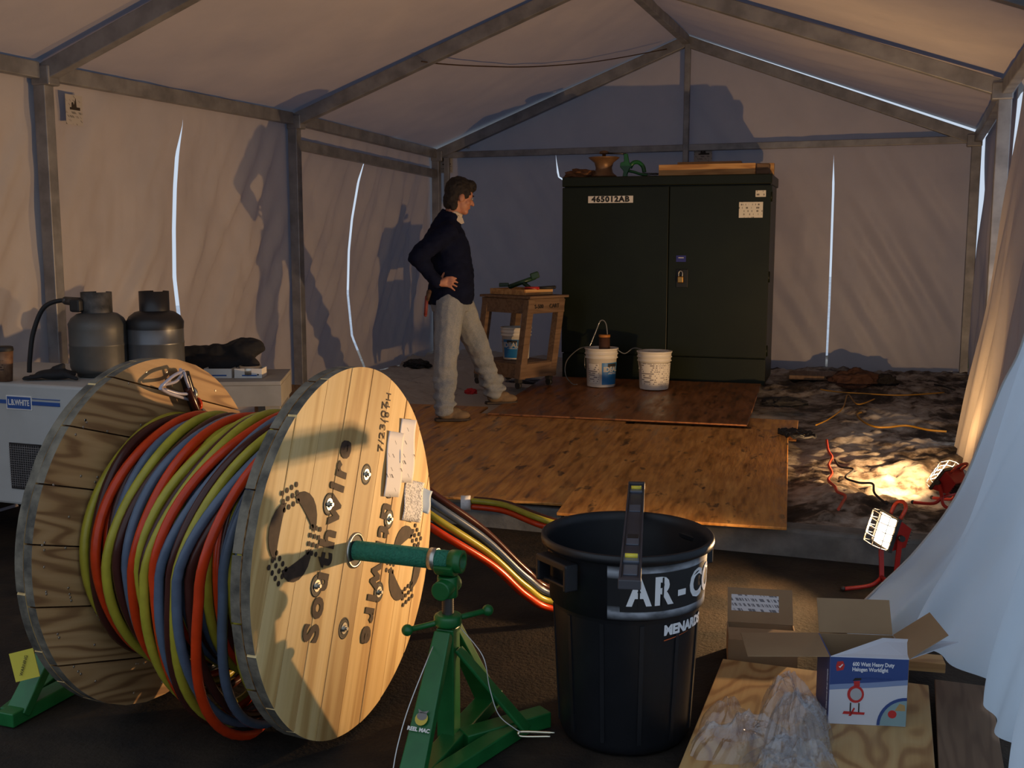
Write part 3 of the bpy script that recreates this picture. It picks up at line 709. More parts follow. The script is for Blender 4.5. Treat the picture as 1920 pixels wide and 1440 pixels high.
# spirit level lying across the rim
LN, dirL = V(-.672, 2.80, .6925), V(-.30, 1.356, 0).normalized()
mL = frame(LN, dirL, None, (0, 0, 1))
lev = thing('spirit_level', 'long grey spirit level with yellow vials lying across the trash can rim', 'spirit level', M=mL)
M_LEV = P('grey_level_body', (.045, .05, .068), .35, .3, (.06, .065, .085), 10)
LL = 1.24
mb = MB()
for y in (-.0285, .0285): mb.box((LL / 2, y, .013), (LL, .006, .026))
mb.box((LL / 2, 0, .010), (LL, .052, .006)); mb.build('frame', M_LEV, lev, bevel=.0015)
for x in (.012, LL - .012): MB().box((x, 0, .013), (.026, .064, .028)).build('end_cap', P('level_cap', (.05, .05, .06), .5), lev, bevel=.003)
for x in (.24, LL - .10):
    vb = MB().box((x, 0, .016), (.075, .051, .010)).build('vial_block', P('clear_block', (.11, .125, .16), .25), lev, bevel=.003)
    MB().cyl((x, -.019, .024), (x, .019, .024), .0085, n=14).build('vial', P('yellow_vial', (.75, .62, .06), .2), vb)
for x in (.13, .44, .86): MB().box((x, 0, .0145), (.09, .042, .005)).build('hand_slot', P('level_slot', (.10, .115, .15), .35), lev, bevel=.002)
MB().box((.485, 0, .0142), (.05, .036, .006)).build('slot_opening', M_BLACK, lev)

# ================================================================== PLYWOOD AND BOXES BY THE CURTAIN
def slab(name, x0, x1, y0, y1, z0, z1, mat, label, cat, rot=0, bevel=.003):
    m = Matrix.Translation(((x0 + x1) / 2, (y0 + y1) / 2, z0)) @ Matrix.Rotation(rot, 4, 'Z') @ Matrix.Rotation(R(90), 4, 'Z')
    return tag(MB().box((0, 0, (z1 - z0) / 2), (y1 - y0, x1 - x0, z1 - z0)).build(name, mat, M=m, bevel=bevel), label, cat)
for k, x in enumerate((-.50, .25)): slab('timber_runner', x - .04, x + .04, 2.35, 3.86, .0, .038, M_TIMBER, ('timber runner under the left edge of the plywood by the can', 'timber runner under the plywood next to the hanging curtain')[k], 'timber')
slab('plywood_sheet', -.575, .165, 2.3, 3.98, .038, .057, M_PLY, 'grainy plywood panel on the floor under the cardboard box', 'plywood sheet', R(.5))
slab('floor_board', .172, .36, 2.3, 4.05, .038, .056, M_OLDWOOD, 'darker knotty board between the plywood panel and the white curtain', 'board', R(-.5))
m = frame(onz(1703, 1262, .058), (_rt + V(0, 0, .0)), (0, 0, 1)); m = frame(onz(1690, 1256, .058), V(.99, .12, 0), (0, 0, 1))
tag(MB().box((.075, .019, -.045), (.16, .038, .09)).build('timber_offcut', M_TIMBER, M=m, bevel=.003), 'short pale timber offcut lying right of the cardboard box', 'timber')
M_CARD = P('brown_cardboard', (.30, .185, .095), .8, 0, (.34, .215, .11), 5, bump=.05)
M_BOXW = P('box_white_print', (.66, .68, .74), .5); M_BOXB = P('box_blue_print', (.035, .075, .25), .45)
bx = thing('cardboard_box', 'open cardboard box printed in blue and white with a worklight picture', 'box', (-.165, 3.535, .058), R(14))
BW, BD, BH = .250, .215, .232
def wallp(name, p, q, mat):
    p, q = Vector(p), Vector(q); d = (q - p).normalized(); n = V(d.y, -d.x, 0)
    return MB().box(((q - p).length / 2, 0, BH / 2), ((q - p).length, .004, BH), frame(p, d, V(0, 0, 1).cross(d))).build(name, mat, bx)
fw_ = wallp('front_side', (0, 0, 0), (BW, 0, 0), M_BOXW); wallp('back_side', (0, BD, 0), (BW, BD, 0), M_CARD)
ls_ = wallp('left_side', (0, 0, 0), (0, BD, 0), M_BOXB); wallp('right_side', (BW, 0, 0), (BW, BD, 0), M_CARD)
MB().box((BW / 2, BD / 2, .003), (BW - .006, BD - .006, .004)).build('bottom', M_CARD, bx)
def flap(a, b, out, elev, ln, mat, name='flap', shrink=.0):
    a, b = Vector(a), Vector(b); d = (b - a).normalized(); o = Vector(out); n = o * math.cos(R(elev)) + V(0, 0, 1) * math.sin(R(elev))
    m = frame(a, d, n); L = (b - a).length
    return MB().prism([(0, 0.003), (L, 0.003), (L - shrink, ln), (shrink, ln)], -.0015, .0015, m).build(name, mat, bx)
flap((0, 0, BH), (0, BD, BH), (-.92, -.40, 0), -2, .27, M_CARD); flap((0, BD, BH), (BW, BD, BH), (-.35, .94, 0), 55, .125, M_CARD)
flap((BW, BD, BH), (BW, 0, BH), (1, -.0, 0), 36, .15, M_CARD)
iw = pmat(bx).inverted(); q = [V(0, -.001, BH + .002), V(BW, -.001, BH + .002), iw @ (atd(1797, 1203, 3.62)), iw @ (atd(1655, 1196, 3.62))]
MB().add(q + [p - V(0, 0, .003) for p in q], [(0, 1, 2, 3), (7, 6, 5, 4), (0, 4, 5, 1), (1, 5, 6, 2), (2, 6, 7, 3), (3, 7, 4, 0)]).build('front_flap', M_BOXW, bx)
fz = lambda x, z, o=.0030: Matrix.Translation((x, -o, z)) @ Matrix.Rotation(R(90), 4, 'X')
# print on the front: blue heading band, title, worklight picture, corner vignette
band = [(0, BH), (BW, BH), (BW, BH * .70)] + [(BW * (1 - t / 8), BH * (.70 - .02 * math.sin(t * .5)) - .030 * (t / 8) ** 1.5) for t in range(1, 9)]
MB().prism(band, 0, .0006, fz(0, 0, .0022)).build('print_band', M_BOXB, fw_)
MB().prism([(p[0], p[1] - .018) for p in band[2:]] + [p for p in band[2:]][::-1], 0, .0005, fz(0, 0, .0022)).build('print_fade', P('box_mid_blue', (.22, .30, .50), .5), fw_)
RED = P('print_red', (.55, .03, .03), .5); BW_ = P('print_white', (.85, .85, .87), .5)
text('print_title', '600 Watt Heavy Duty', .0185, BW_, fw_, fz(.138, BH - .022), .0005, sx=.80)
text('print_title', 'Halogen Worklight', .0185, BW_, fw_, fz(.128, BH - .040), .0005, sx=.80)
text('print_title', 'Tempered Glass Voltage Presets', .0115, M_BOXB, fw_, fz(.142, BH - .069), .0002, sx=.75)
MB().prism([(.011, -.017), (.032, -.012), (.036, .004), (.030, .018), (.012, .016), (.008, 0)], 0, .0006, fz(.010, BH - .031, .003)).build('print_logo', RED, fw_)
MB().prism([(.016, -.002), (.021, -.008), (.031, .005), (.028, .006), (.021, -.002)], 0, .0004, fz(.010, BH - .029, .0037)).build('print_logo_tick', BW_, fw_)
def disc(r, sx=1, n=20): return [(sx * r * math.cos(6.2832 * k / n), r * math.sin(6.2832 * k / n)) for k in range(n)]
mb = MB(); mb.prism(disc(.030, .9), 0, .0005, fz(.085, .106)); mb.prism([(-.006, .028), (-.008, .045), (.012, .047), (.012, .028)], 0, .0005, fz(.085, .106)); mb.prism([(-.040, -.070), (.030, -.070), (.032, -.062), (-.036, -.060)], 0, .0005, fz(.085, .106)); mb.prism([(-.020, -.076), (-.012, -.076), (.0, -.050), (-.004, -.046)], 0, .0005, fz(.085, .106))
mb.build('print_picture', RED, fw_)
for q in ([(-.012, .046), (-.004, .056), (.016, .057), (.016, .050)], [(-.017, -.030), (-.013, -.030), (-.013, -.062), (-.017, -.062)], [(.010, -.030), (.014, -.030), (.014, -.062), (.010, -.062)]):
    MB().prism(q, 0, .0006, fz(.085, .106)).build('print_picture', M_DARK, fw_)
MB().prism(disc(.021, .9), 0, .0008, fz(.086, .106)).build('print_picture', P('print_grey', (.45, .46, .48), .5), fw_)
arc = lambda r: [(BW, 0)] + [(BW - r * math.cos(R(90) * k / 10), r * math.sin(R(90) * k / 10) * 1.05) for k in range(11)]
MB().prism(arc(.094), 0, .0005, fz(0, .002)).build('print_vignette', M_BOXB, fw_)
MB().prism(arc(.084), 0, .0008, fz(0, .002)).build('print_vignette', P('print_teal', (.25, .38, .40), .5), fw_)
MB().prism(disc(.014), 0, .0011, fz(BW - .045, .042)).build('print_vignette', RED, fw_)
MB().prism([(-.02, 0), (-.005, .025), (.012, .02), (.015, 0)], 0, .0011, fz(BW - .018, .055)).build('print_vignette', P('print_tan', (.45, .30, .12), .5), fw_)
text('print_spine', '600 Watt Heavy Duty Halogen', .013, BW_, ls_, Matrix.Translation((-.003, .025, BH * .42)) @ Matrix.Rotation(R(-90), 4, 'Z') @ Matrix.Rotation(R(90), 4, 'X') @ Matrix.Rotation(R(90), 4, 'Z'), .0003)
# second carton behind
b2 = thing('carton', 'plain brown carton with a white shipping label behind the printed box', 'box', (-.46, 4.16, .002), R(10))
mb = MB(); HB = .11
for c, d in (((0, 0, .004), (.26, .20, .006)), ((0, -.10, HB / 2), (.26, .005, HB)), ((0, .10, HB / 2), (.26, .005, HB)), ((-.13, 0, HB / 2), (.005, .20, HB)), ((.13, 0, HB / 2), (.005, .20, HB))): mb.box(c, d)
mb.build('body', M_CARD, b2)
mf = Matrix.Translation((0, .10, HB)) @ Matrix.Rotation(R(50), 4, 'X')
MB().prism([(-.13, 0), (.13, 0), (.13, .15), (-.13, .15)], -.002, .002, mf).build('flap', M_CARD, b2)
MB().prism([(-.13, 0), (.13, 0), (.13, .10), (-.13, .10)], -.002, .002, Matrix.Translation((0, -.10, HB)) @ Matrix.Rotation(R(8), 4, 'X')).build('flap', M_CARD, b2)
MB().prism([(-.115, .05), (.075, .05), (.075, .12), (-.115, .12)], .0022, .003, mf).build('shipping_label', printed('ship_label', (.72, .72, .74), (.2, .2, .22), 70, .5, 1), b2)
# crumpled clear plastic
def plastic_mat():
    t = NT('clear_crumpled_plastic'); t.t.nodes.remove(t.b)
    tr = t.n('BsdfTransparent'); tr.inputs[0].default_value = (.95, .96, .98, 1); d = t.n('BsdfDiffuse'); d.inputs[0].default_value = (.70, .73, .80, 1); g = t.n('BsdfGlossy'); g.inputs['Roughness'].default_value = .05
    v = t.coords((1, 1, 1), False); bp = t.n('Bump'); bp.inputs['Strength'].default_value = .5; bp.inputs['Distance'].default_value = .006; t.l(t.noise(v, 60, 3), bp.inputs['Height']); t.l(bp.outputs[0], g.inputs['Normal'])
    lw = t.n('LayerWeight'); lw.inputs[0].default_value = .4; t.l(bp.outputs[0], lw.inputs['Normal'])
    m1 = t.n('MixShader'); m1.inputs[0].default_value = .05; t.l(tr.outputs[0], m1.inputs[1]); t.l(d.outputs[0], m1.inputs[2])
    m2 = t.n('MixShader'); t.l(t.math('ADD', t.math('MULTIPLY', t.math('POWER', lw.outputs['Facing'], 2.0), .60), .09), m2.inputs[0]); t.l(m1.outputs[0], m2.inputs[1]); t.l(g.outputs[0], m2.inputs[2]); t.l(m2.outputs[0], t.out.inputs[0]); return t.m
M_PLAS = plastic_mat()
def blob(c, r, seed, sharp=1.0):
    bm = bmesh.new(); bmesh.ops.create_icosphere(bm, subdivisions=5, radius=1)
    for v in bm.verts:
        p = v.co.copy(); q = p * 2.1 + V(seed, seed * 2, 0)
        d = 1 + .38 * noise.noise(q) + .30 * sharp * (.5 - abs(noise.noise(q * 2.3))) + .16 * sharp * (.5 - abs(noise.noise(q * 5.5)))
        v.co = V(p.x * r[0] * d, p.y * r[1] * d, max(-r[2] * .55, p.z * r[2] * d))
        v.co += Vector(c)
    bm.verts.ensure_lookup_table(); vs = [tuple(v.co) for v in bm.verts]; fs = [[v.index for v in f.verts] for f in bm.faces]; bm.free(); return vs, fs
pb = thing('plastic_wrap', 'crumpled clear plastic packing wrap lying on the plywood before the box', 'plastic wrap', (-.33, 3.15, .06))
def crumple(cx, cy, rx, ry, ht, seed, rot=0):
    def g(u, v):
        a = 2 * math.pi * v; rr_ = u ** .8 * (1 + .30 * noise.noise(V(math.cos(a) * 1.3, math.sin(a) * 1.3, seed)) + .16 * noise.noise(V(math.cos(a) * 4, math.sin(a) * 4, seed + 3)))
        x, y = rx * rr_ * math.cos(a), ry * rr_ * math.sin(a); q = V(x, y, seed) * 9
        rid = (1 - abs(noise.noise(q))) ** 2 * .55 + (1 - abs(noise.noise(q * 2.3))) ** 2 * .30 + .15 * (1 - abs(noise.noise(q * 5)))
        z = .060 + ht * (1 - u ** 2.6) * (.28 + .72 * rid)
        w_ = V(noise.noise(q * 1.3 + V(5, 0, 0)), noise.noise(q * 1.3 + V(0, 5, 0)), 0) * .030 * (u > 0)
        c, s_ = math.cos(rot), math.sin(rot); return V(cx + x * c - y * s_, cy + x * s_ + y * c, z) + w_
    MB().grid(g, 26, 80, False).build('fold', M_PLAS, pb, W=True)
crumple(-.27, 3.36, .13, .17, .23, 1.3); crumple(-.25, 3.36, .10, .13, .19, 2.9); crumple(-.42, 3.24, .16, .10, .13, 4.1, .5); crumple(-.24, 3.06, .17, .20, .15, 7.7); crumple(-.24, 3.04, .13, .15, .11, 17.7)
crumple(-.36, 2.90, .15, .12, .10, 9.2, 1.0); crumple(-.46, 3.36, .085, .07, .12, 12.4)

# ================================================================== HANGING CURTAIN (loose tent side by the camera)
HEM = cr([(-.195, 4.62, .004), (-.04, 4.50, .006), (.10, 4.42, .062), (.235, 4.26, .065), (.335, 3.97, .066), (.385, 3.74, .066), (.372, 3.46, .066), (.40, 3.1, .066), (.44, 2.7, .066)], 8)
ZIP = cr([(-.195, 4.62, .004), atd(1640, 1110, 4.4), atd(1722, 1030, 4.4), atd(1800, 920, 4.4), atd(1872, 740, 4.4), atd(1920, 632, 4.4), (.60, 4.93, 1.9), (.63, 4.95, 2.62)], 8)
def at(l, t): k = t * (len(l) - 1); i = min(int(k), len(l) - 2); return l[i].lerp(l[i + 1], k - i)
def curtain(u, v):
    h = at(HEM, u); top = V(.64, 4.95 + (2.45 - 4.95) * u, 2.64); z0 = ZIP[0]; z1 = ZIP[-1]
    p = h.lerp(top, v) + (at(ZIP, v) - z0.lerp(z1, v)) * (1 - u) ** 1.6
    k = math.sin(math.pi * min(1, v * 1.05)) ** .6 * (1 - .0 * u) if v < .95 else 0
    e = min(1, u * 6)
    f = (.055 * math.sin(u * 23 + v * 5) + .030 * math.sin(u * 47 - v * 4 + 1) + .035 * noise.noise(V(u * 7, v * 5, 2))) * (1 - v) ** .7 * e
    q = p + V(-.80, -.55, 0) * f
    q.z = max(q.z, h.z - .002 if v == 0 else .008); return q
cu = thing('tent_curtain', 'loose white tent side sheet swept down to the floor beside the boxes', 'curtain', (.3, 4.0, 0))
MB().grid(curtain, 120, 90).build('fabric', M_TARP2, cu, W=True)
MB().tube([curtain(0, k / 90) + V(-.004, -.004, 0) for k in range(1, 91)], .0055, 6).build('zipper', P('pale_zipper', (.62, .62, .6), .5, bump=.6, scale=200), cu, W=True)

# ================================================================== HALOGEN WORKLIGHTS
M_RED = P('red_lamp_paint', (.42, .018, .012), .4); M_LBLK = P('lamp_black', (.02, .016, .014), .45)
M_GLOW = P('lit_halogen_glass', (1, .9, .75), .3, emit=((1.0, .80, .52), 26.0))
M_WIRE = P('chrome_guard_wire', (.75, .72, .66), .3, .9)
def worklight(head, face, stand_z, watts, label, spot=0):
    """head: centre of the lamp head, face: unit direction the glass faces"""
    head = Vector(head); face = Vector(face).normalized()
    t = thing('worklight', label, 'worklight', (head.x, head.y, stand_z))
    m = frame(head, face, None, V(0, 0, 1) - face * face.z)          # x = forward, y = sideways, z = up
    W_, H_ = .185, .150
    def b(name, mb, mat, bev=0): return mb.build(name, mat, t, W=True, bevel=bev)
    hs = MB()                                                     # housing: open box behind the glass, tapering to the rear
    f = [(0.0, y, z) for y, z in ((-W_/2, -H_/2), (W_/2, -H_/2), (W_/2, H_/2), (-W_/2, H_/2))]; r_ = [(-.085, y * .6, z * .6) for _, y, z in f]
    hs.add(f + r_, [(4, 5, 6, 7), (0, 4, 7, 3), (1, 2, 6, 5), (0, 1, 5, 4), (3, 7, 6, 2)], False, m); b('housing', hs, M_RED)
    mb = MB()
    for k in range(5): mb.box((-.088, 0, -.03 + .015 * k), (.018, .10, .003), m)
    b('cooling_fins', mb, M_LBLK)
    rim = MB(); rim.box((.004, 0, H_ / 2), (.018, W_ + .016, .010), m); rim.box((.004, 0, -H_ / 2), (.018, W_ + .016, .010), m); rim.box((.004, W_ / 2, 0), (.018, .010, H_), m); rim.box((.004, -W_ / 2, 0), (.018, .010, H_), m); b('bezel', rim, M_LBLK)
    b('glass', MB().box((-.002, 0, 0), (.003, W_ - .008, H_ - .008), m), M_GLOW)
    # wire guard: hoops bent round the front, and two cross wires
    for k in range(5):
        z = -H_ / 2 + H_ * k / 4
        pts = [m @ V(*p) for p in ((.008, -W_ / 2, z), (.045, -W_ / 2 + .006, z), (.070, -W_ / 4, z), (.070, W_ / 4, z), (.045, W_ / 2 - .006, z), (.008, W_ / 2, z))]
        b('guard_wire', MB().tube(pts, .0026, 6), M_WIRE)
    for y, x in ((-W_ / 4, .071), (W_ / 4, .071), (W_/2 - .006, .046), (-W_/2 + .006, .046)):
        b('guard_wire', MB().tube([m @ V(x, y, -H_ / 2), m @ V(x, y, 0), m @ V(x, y, H_ / 2)], .0026, 6), M_WIRE)
    # carrying handle, yoke and floor stand
    hp = cr([m @ V(-.02, -.05, H_ / 2), m @ V(-.03, -.05, H_ / 2 + .055), m @ V(-.035, 0, H_ / 2 + .075), m @ V(-.03, .05, H_ / 2 + .055), m @ V(-.02, .05, H_ / 2)], 5)
    b('handle', MB().tube(hp, .009, 8), P('orange_handle', (.55, .05, .015), .4))
    g = Vector((head.x, head.y, stand_z)); hz = Vector((face.x, face.y, 0)).normalized(); sd = V(-hz.y, hz.x, 0)
    for e in (-1, 1):
        b('yoke_arm', MB().bar(m @ V(-.02, e * (W_ / 2 + .010), 0), g + sd * e * .07 - hz * .02 + V(0, 0, .075), .008, .022, hz), M_RED)
        b('yoke_knob', MB().cyl(m @ V(-.02, e * (W_ / 2 + .012), 0), m @ V(-.02, e * (W_ / 2 + .034), 0), .014, n=12), M_LBLK)
        b('stand_leg', MB().tube(cr([g + sd * e * .07 + V(0, 0, .075) - hz * .02, g + sd * e * .09 + hz * .02 + V(0, 0, .03), g + sd * e * .10 + hz * .15 + V(0, 0, .012)], 6), .010, 8), M_RED)
        b('stand_leg', MB().tube(cr([g + sd * e * .07 + V(0, 0, .075) - hz * .02, g + sd * e * .09 - hz * .05 + V(0, 0, .03), g + sd * e * .10 - hz * .15 + V(0, 0, .012)], 6), .010, 8), M_RED)
        for k in (-1, 1): b('foot_cap', MB().ell(tuple(g + sd * e * .10 + hz * .155 * k + V(0, 0, .013)), (.013,) * 3, 10, 6), M_LBLK)
    b('stand_bar', MB().tube([g + sd * .075 - hz * .02 + V(0, 0, .075), g - hz * .02 + V(0, 0, .075), g - sd * .075 - hz * .02 + V(0, 0, .075)], .010, 8), M_RED)
    ld = bpy.data.lights.new('halogen_bulb', 'SPOT' if spot else 'POINT'); ld.energy = watts; ld.color = LAMP_COL; ld.shadow_soft_size = .022
    lo = bpy.data.objects.new('halogen_bulb', ld); COL.objects.link(lo); lo.parent = t; lo.location = pmat(t).inverted() @ (m @ V(.030, 0, 0))
    if spot: ld.spot_size = spot; ld.spot_blend = 1.0; lo.rotation_euler = face.to_track_quat('-Z', 'Y').to_euler()
    return t
H1 = atd(1662, 995, 4.95); H2 = atd(1775, 896, 6.45)
worklight(H1, (-.90, -.42, .28), .0, LAMP_W[0], 'lit red halogen worklight on the street in front of the kerb', R(138))
worklight(H2, (-.70, .48, .56), .055, LAMP_W[1], 'red halogen worklight on the dirty snow half behind the white curtain', R(166))

# ================================================================== GREEN CABINET
M_CAB = P('dark_green_cabinet', (.0062, .0095, .0024), .42, 0, (.0085, .0125, .0032), 3, spec=.25)
CW, CD, CH = 1.96, .86, 1.93
CA = R(2.5); cz = .33
cab = thing('electrical_cabinet', 'large dark green steel cabinet with two doors and white number plate', 'cabinet', (-3.10 + CW / 2 * math.cos(CA) - CD / 2 * math.sin(CA), 9.93 + CW / 2 * math.sin(CA) + CD / 2 * math.cos(CA), cz), CA)
yf = -CD / 2
MB().box((0, .012, CH / 2 - .02), (CW - .03, CD - .03, CH - .04)).build('body', M_CAB, cab, bevel=.006)
MB().box((0, 0, CH - .045), (CW, CD + .02, .09)).build('lid', M_CAB, cab, bevel=.008)
MB().box((0, yf + .008, .12), (CW - .02, .02, .24)).build('plinth_panel', M_CAB, cab, bevel=.004)
dl = MB().box((-CW / 4 + .028, yf - .001, .25 + (CH - .35) / 2), (CW / 2 + .045, .035, CH - .35)).build('door', M_CAB, cab, bevel=.005)
dr = MB().box((CW / 4 + .026, yf - .001, .25 + (CH - .35) / 2), (CW / 2 - .062, .035, CH - .35)).build('door', M_CAB, cab, bevel=.005)
for z in (CH - .20, 1.0, .32):
    MB().cyl((CW / 2 - .004, yf - .004, z - .05), (CW / 2 - .004, yf - .004, z + .05), .012, n=10).build('hinge', M_CAB, cab)
fy = yf - .019
def cpx(x, y):                                   # photo pixel -> (local x, z) on the cabinet's front plane
    n = Matrix.Rotation(CA, 4, 'Z') @ V(0, 1, 0); o = pmat(cab) @ V(0, fy, 0); r = ray(x, y); q = _C + r * ((o - _C).dot(n) / r.dot(n)); q = pmat(cab).inverted() @ q; return q.x, q.z
def cplate(name, x0, y0, x1, y1, mat, par, th=.003):
    (a, b), (c, d) = cpx(x0, y0), cpx(x1, y1); MB().box(((a + c) / 2, fy - th / 2, (b + d) / 2), (abs(c - a), th, abs(b - d))).build(name, mat, par, bevel=.0); return (a + c) / 2, (b + d) / 2
x, z = cplate('number_plate', 1103, 368, 1187, 380, M_WHITE, dl)
text('number_lettering', '465012AB', .070, M_BLACK, dl, Matrix.Translation((x, fy - .0045, z)) @ Matrix.Rotation(R(90), 4, 'X'), .0035, sx=1.08, space=1.16)
SIGN = printed('sign_print', (.72, .70, .62), (.2, .19, .17), 34, .42, 2)
cplate('notice_sign', 1386, 379, 1430, 408, SIGN, dr); cplate('notice_sign', 1417, 357, 1436, 369, SIGN, dr)
x, z = cplate('blue_label', 1268, 479, 1286, 491, P('blue_label', (.02, .025, .22), .5), dr)
MB().box((x, fy - .004, z + .008), (.05, .001, .006)).build('label_line', M_WHITE, dr)
x, z = cpx(1277, 520)
MB().box((x + .01, fy - .006, z - .01), (.11, .012, .17)).build('lock_recess', P('lock_black', (.004, .005, .003), .5), dr, bevel=.004)
MB().box((x, fy - .035, z - .02), (.055, .028, .06)).build('padlock', P('brass_padlock', (.40, .22, .06), .3, .8), dr, bevel=.008)
MB().tube(cr([V(x - .017, fy - .035, z + .01), V(x - .017, fy - .035, z + .045), V(x, fy - .035, z + .06), V(x + .017, fy - .035, z + .045), V(x + .017, fy - .035, z + .01)], 5), .005, 8).build('shackle', M_BOLT, dr)
MB().box((CW / 2 - .02, yf - .020, CH - .135), (.05, .01, .06)).build('hinge_plate', M_CAB, cab)
# things on top of the cabinet
top = cz + CH
def ctop(lx, ly, dz=0): return pmat(cab) @ V(lx, ly, CH + dz)
def tx(px): return cpx(px, 335)[0]
M_SHV = P('rusty_bronze', (.20, .105, .05), .45, .4, (.28, .16, .08), 9)
sh = thing('cable_sheave', 'brown flared cable sheave with green bracket lying on the green cabinet', 'sheave', ctop(tx(1122), -.22), CA)
MB().lathe([(.09, 0), (.125, .012), (.125, .02), (.088, .05), (.078, .095), (.092, .145), (.145, .185), (.152, .195), (.140, .197), (.05, .185), (.0, .185)], 32).build('spool', M_SHV, sh)
MB().lathe([(.018, .18), (.018, .225), (.045, .23), (.045, .25), (.02, .258), (.0, .26)], 16, cap=False).build('hub_cap', M_SHV, sh)
MB().tube([(.02, 0, .235), (.12, -.01, .23), (.22, -.02, .222)], .009, 8).build('rod', M_SCREW, sh)
gb = [(.20, .22), (.235, .225), (.25, .15), (.27, .11), (.235, .03), (.24, 0), (.19, 0), (.20, .06), (.165, .10), (.17, .14), (.205, .15)]
MB().prism(gb, -.02, .02, frame((0, -.02, 0), (1, 0, 0), (0, 0, 1))).build('bracket', M_GREEN, sh, bevel=.005)
MB().tube(cr([(.26, -.02, .09), (.29, -.02, .135), (.34, -.02, .14), (.385, -.02, .10), (.40, -.02, .045)], 6), .020, 10).build('hook', M_GREEN, sh)
MB().tube(cr([(.25, -.02, .06), (.30, -.02, .05), (.36, -.02, .03), (.43, -.02, .02)], 6), .013, 8).build('hook', M_GREEN, sh)
chn = thing('chain_heap', 'dark rusty chain heaped on the cabinet beside the timber', 'chain', ctop(tx(1212), -.2), CA)
for k in range(12):
    a = k * 2.4; MB().tube([V(.02 * math.cos(6.28 * i / 10), .011 * math.sin(6.28 * i / 10), 0) + V(.012 * k - .07, .03 * math.sin(a), .012 + .012 * (k % 3)) for i in range(10)], .005, 6, True).build('chain_link', M_SCREW, chn)
rg = thing('rag', 'crumpled orange brown rag on the corner of the green cabinet', 'rag', ctop(tx(1082), -.25), CA)
vs, fs = blob((0, 0, .028), (.14, .12, .05), 3.3); MB().add(vs, fs, True).build('cloth', P('orange_rag', (.20, .085, .03), .9, 0, (.12, .05, .02), 12), rg)
def ctim(px0, px1, ly, h, wd, lift, label, mat=M_TIMBER, rot=0):
    a, b = tx(px0), tx(px1); m = pmat(cab) @ Matrix.Translation(((a + b) / 2, ly, CH + lift)) @ Matrix.Rotation(rot, 4, 'Z')
    return tag(MB().box((0, 0, h / 2), (b - a, wd, h)).build('timber_block', mat, M=m, bevel=.004), label, 'timber')
ctim(1231, 1414, -.30, .105, .09, 0, 'long pale timber lying on edge on top of the green cabinet')
ctim(1262, 1384, -.16, .135, .10, 0, 'shorter timber standing just behind the long pale one on the cabinet')
ctim(1416, 1440, -.26, .10, .14, 0, 'dark stained timber end at the right corner of the green cabinet', M_OLDWOOD)
ctim(1412, 1446, -.10, .115, .08, 0, 'yellowish timber offcut behind the dark timber end on the cabinet')

# ================================================================== WHITE BUCKETS
M_BKT = P('white_bucket_plastic', (.74, .70, .62), .42); M_BKTP = printed('bucket_print', (.74, .70, .62), (.22, .2, .2), 55, .45, 2)
M_BLUE = P('bucket_blue', (.012, .16, .42), .45)
def bucket(loc, h, r0, r1, label, face, kind, tilt=0):
    b = thing('bucket', label, 'bucket', loc, face, 'white plastic buckets')
    prof = [(.0, .004), (r0, .004), (r0 + .004, .012), (r0 + (r1 - r0) * .74, h * .74), (r1 + .007, h * .745), (r1 + .007, h * .765), (r1, h * .77), (r1 + .002, h * .84), (r1 + .010, h * .845), (r1 + .010, h * .865), (r1 + .003, h * .87), (r1 + .005, h * .96), (r1 + .012, h * .965), (r1 + .012, h), (r1 + .002, h), (r1 - .002, h * .96), (r0 - .002, .012), (0, .010)]
    MB().lathe(prof, 40, cap=False).build('body', M_BKT, b)
    wr_ = lambda s_, z, o: V((r0 + (r1 - r0) * z / h + o) * math.sin(s_), -(r0 + (r1 - r0) * z / h + o) * math.cos(s_), z)
    if kind == 'blue':
        MB().grid(lambda u, v: wr_(R(-2 + 75 * u), h * (.08 + .56 * v), .0045), 12, 3).build('blue_label', M_BLUE, b)
        fnb = lambda p: wr_(p.x / r1, p.y, .0065)
        text('label_lettering', 'IDEAL', .062, M_WHITE, b, Matrix.Translation((R(36) * r1, h * .47, 0)), .003, fnb)
        MB().grid(lambda u, v: wr_(R(20 + 44 * u), h * (.52 + .10 * v), .0055), 8, 2).build('label_emblem', P('label_black', (.02, .02, .02), .6), b)
        MB().grid(lambda u, v: wr_(R(22 + 42 * u), h * (.35 + .04 * v), .0055), 8, 2).build('label_line', printed('blue_line', (.012, .16, .42), (.7, .7, .7), 120, .55, 2), b)
        MB().grid(lambda u, v: wr_(R(-60 + 46 * u), h * (.12 + .50 * v), .0045), 12, 3).build('printed_panel', M_BKTP, b)
    else:
        MB().grid(lambda u, v: wr_(R(-70 + 140 * u), h * (.14 + .56 * v), .0045), 24, 3).build('printed_panel', M_BKTP, b)
    MB().tube(cr([wr_(R(-90), h * .80, .012), wr_(R(-70), h * .55, .03), wr_(R(-30), h * .50, .025), wr_(R(0), h * .5, .02)][:2] + [wr_(R(-100), h * .45, .012)], 5), .0025, 6).build('wire_handle', M_BOLT, b)
    return b
b1p = onz(1127, 722, ground_z(9.5) + .06); b2p = onz(1226, 727, ground_z(9.5) + .06)
PZ = lambda y: ground_z(8.02) + .0365 + .016 + (y - 8.02) * math.tan(SL) / math.cos(R(4))
b1p.z = PZ(b1p.y) + .002; b2p.z = PZ(b2p.y) + .002
bucket(b1p, .355, .125, .143, 'white bucket with blue label and a brown tube standing in it', YAW, 'blue')
bucket(b2p, .345, .125, .146, 'white printed bucket with a lid in front of the cabinet doors', YAW + R(10), 'print')
MB().lathe([(.0, .33), (.140, .33), (.143, .340), (.143, .347), (.120, .346), (.118, .338), (0, .338)], 32, cap=False).build('lid', M_BKT, [o for o in COL.objects if o.name.startswith('bucket')][-1])
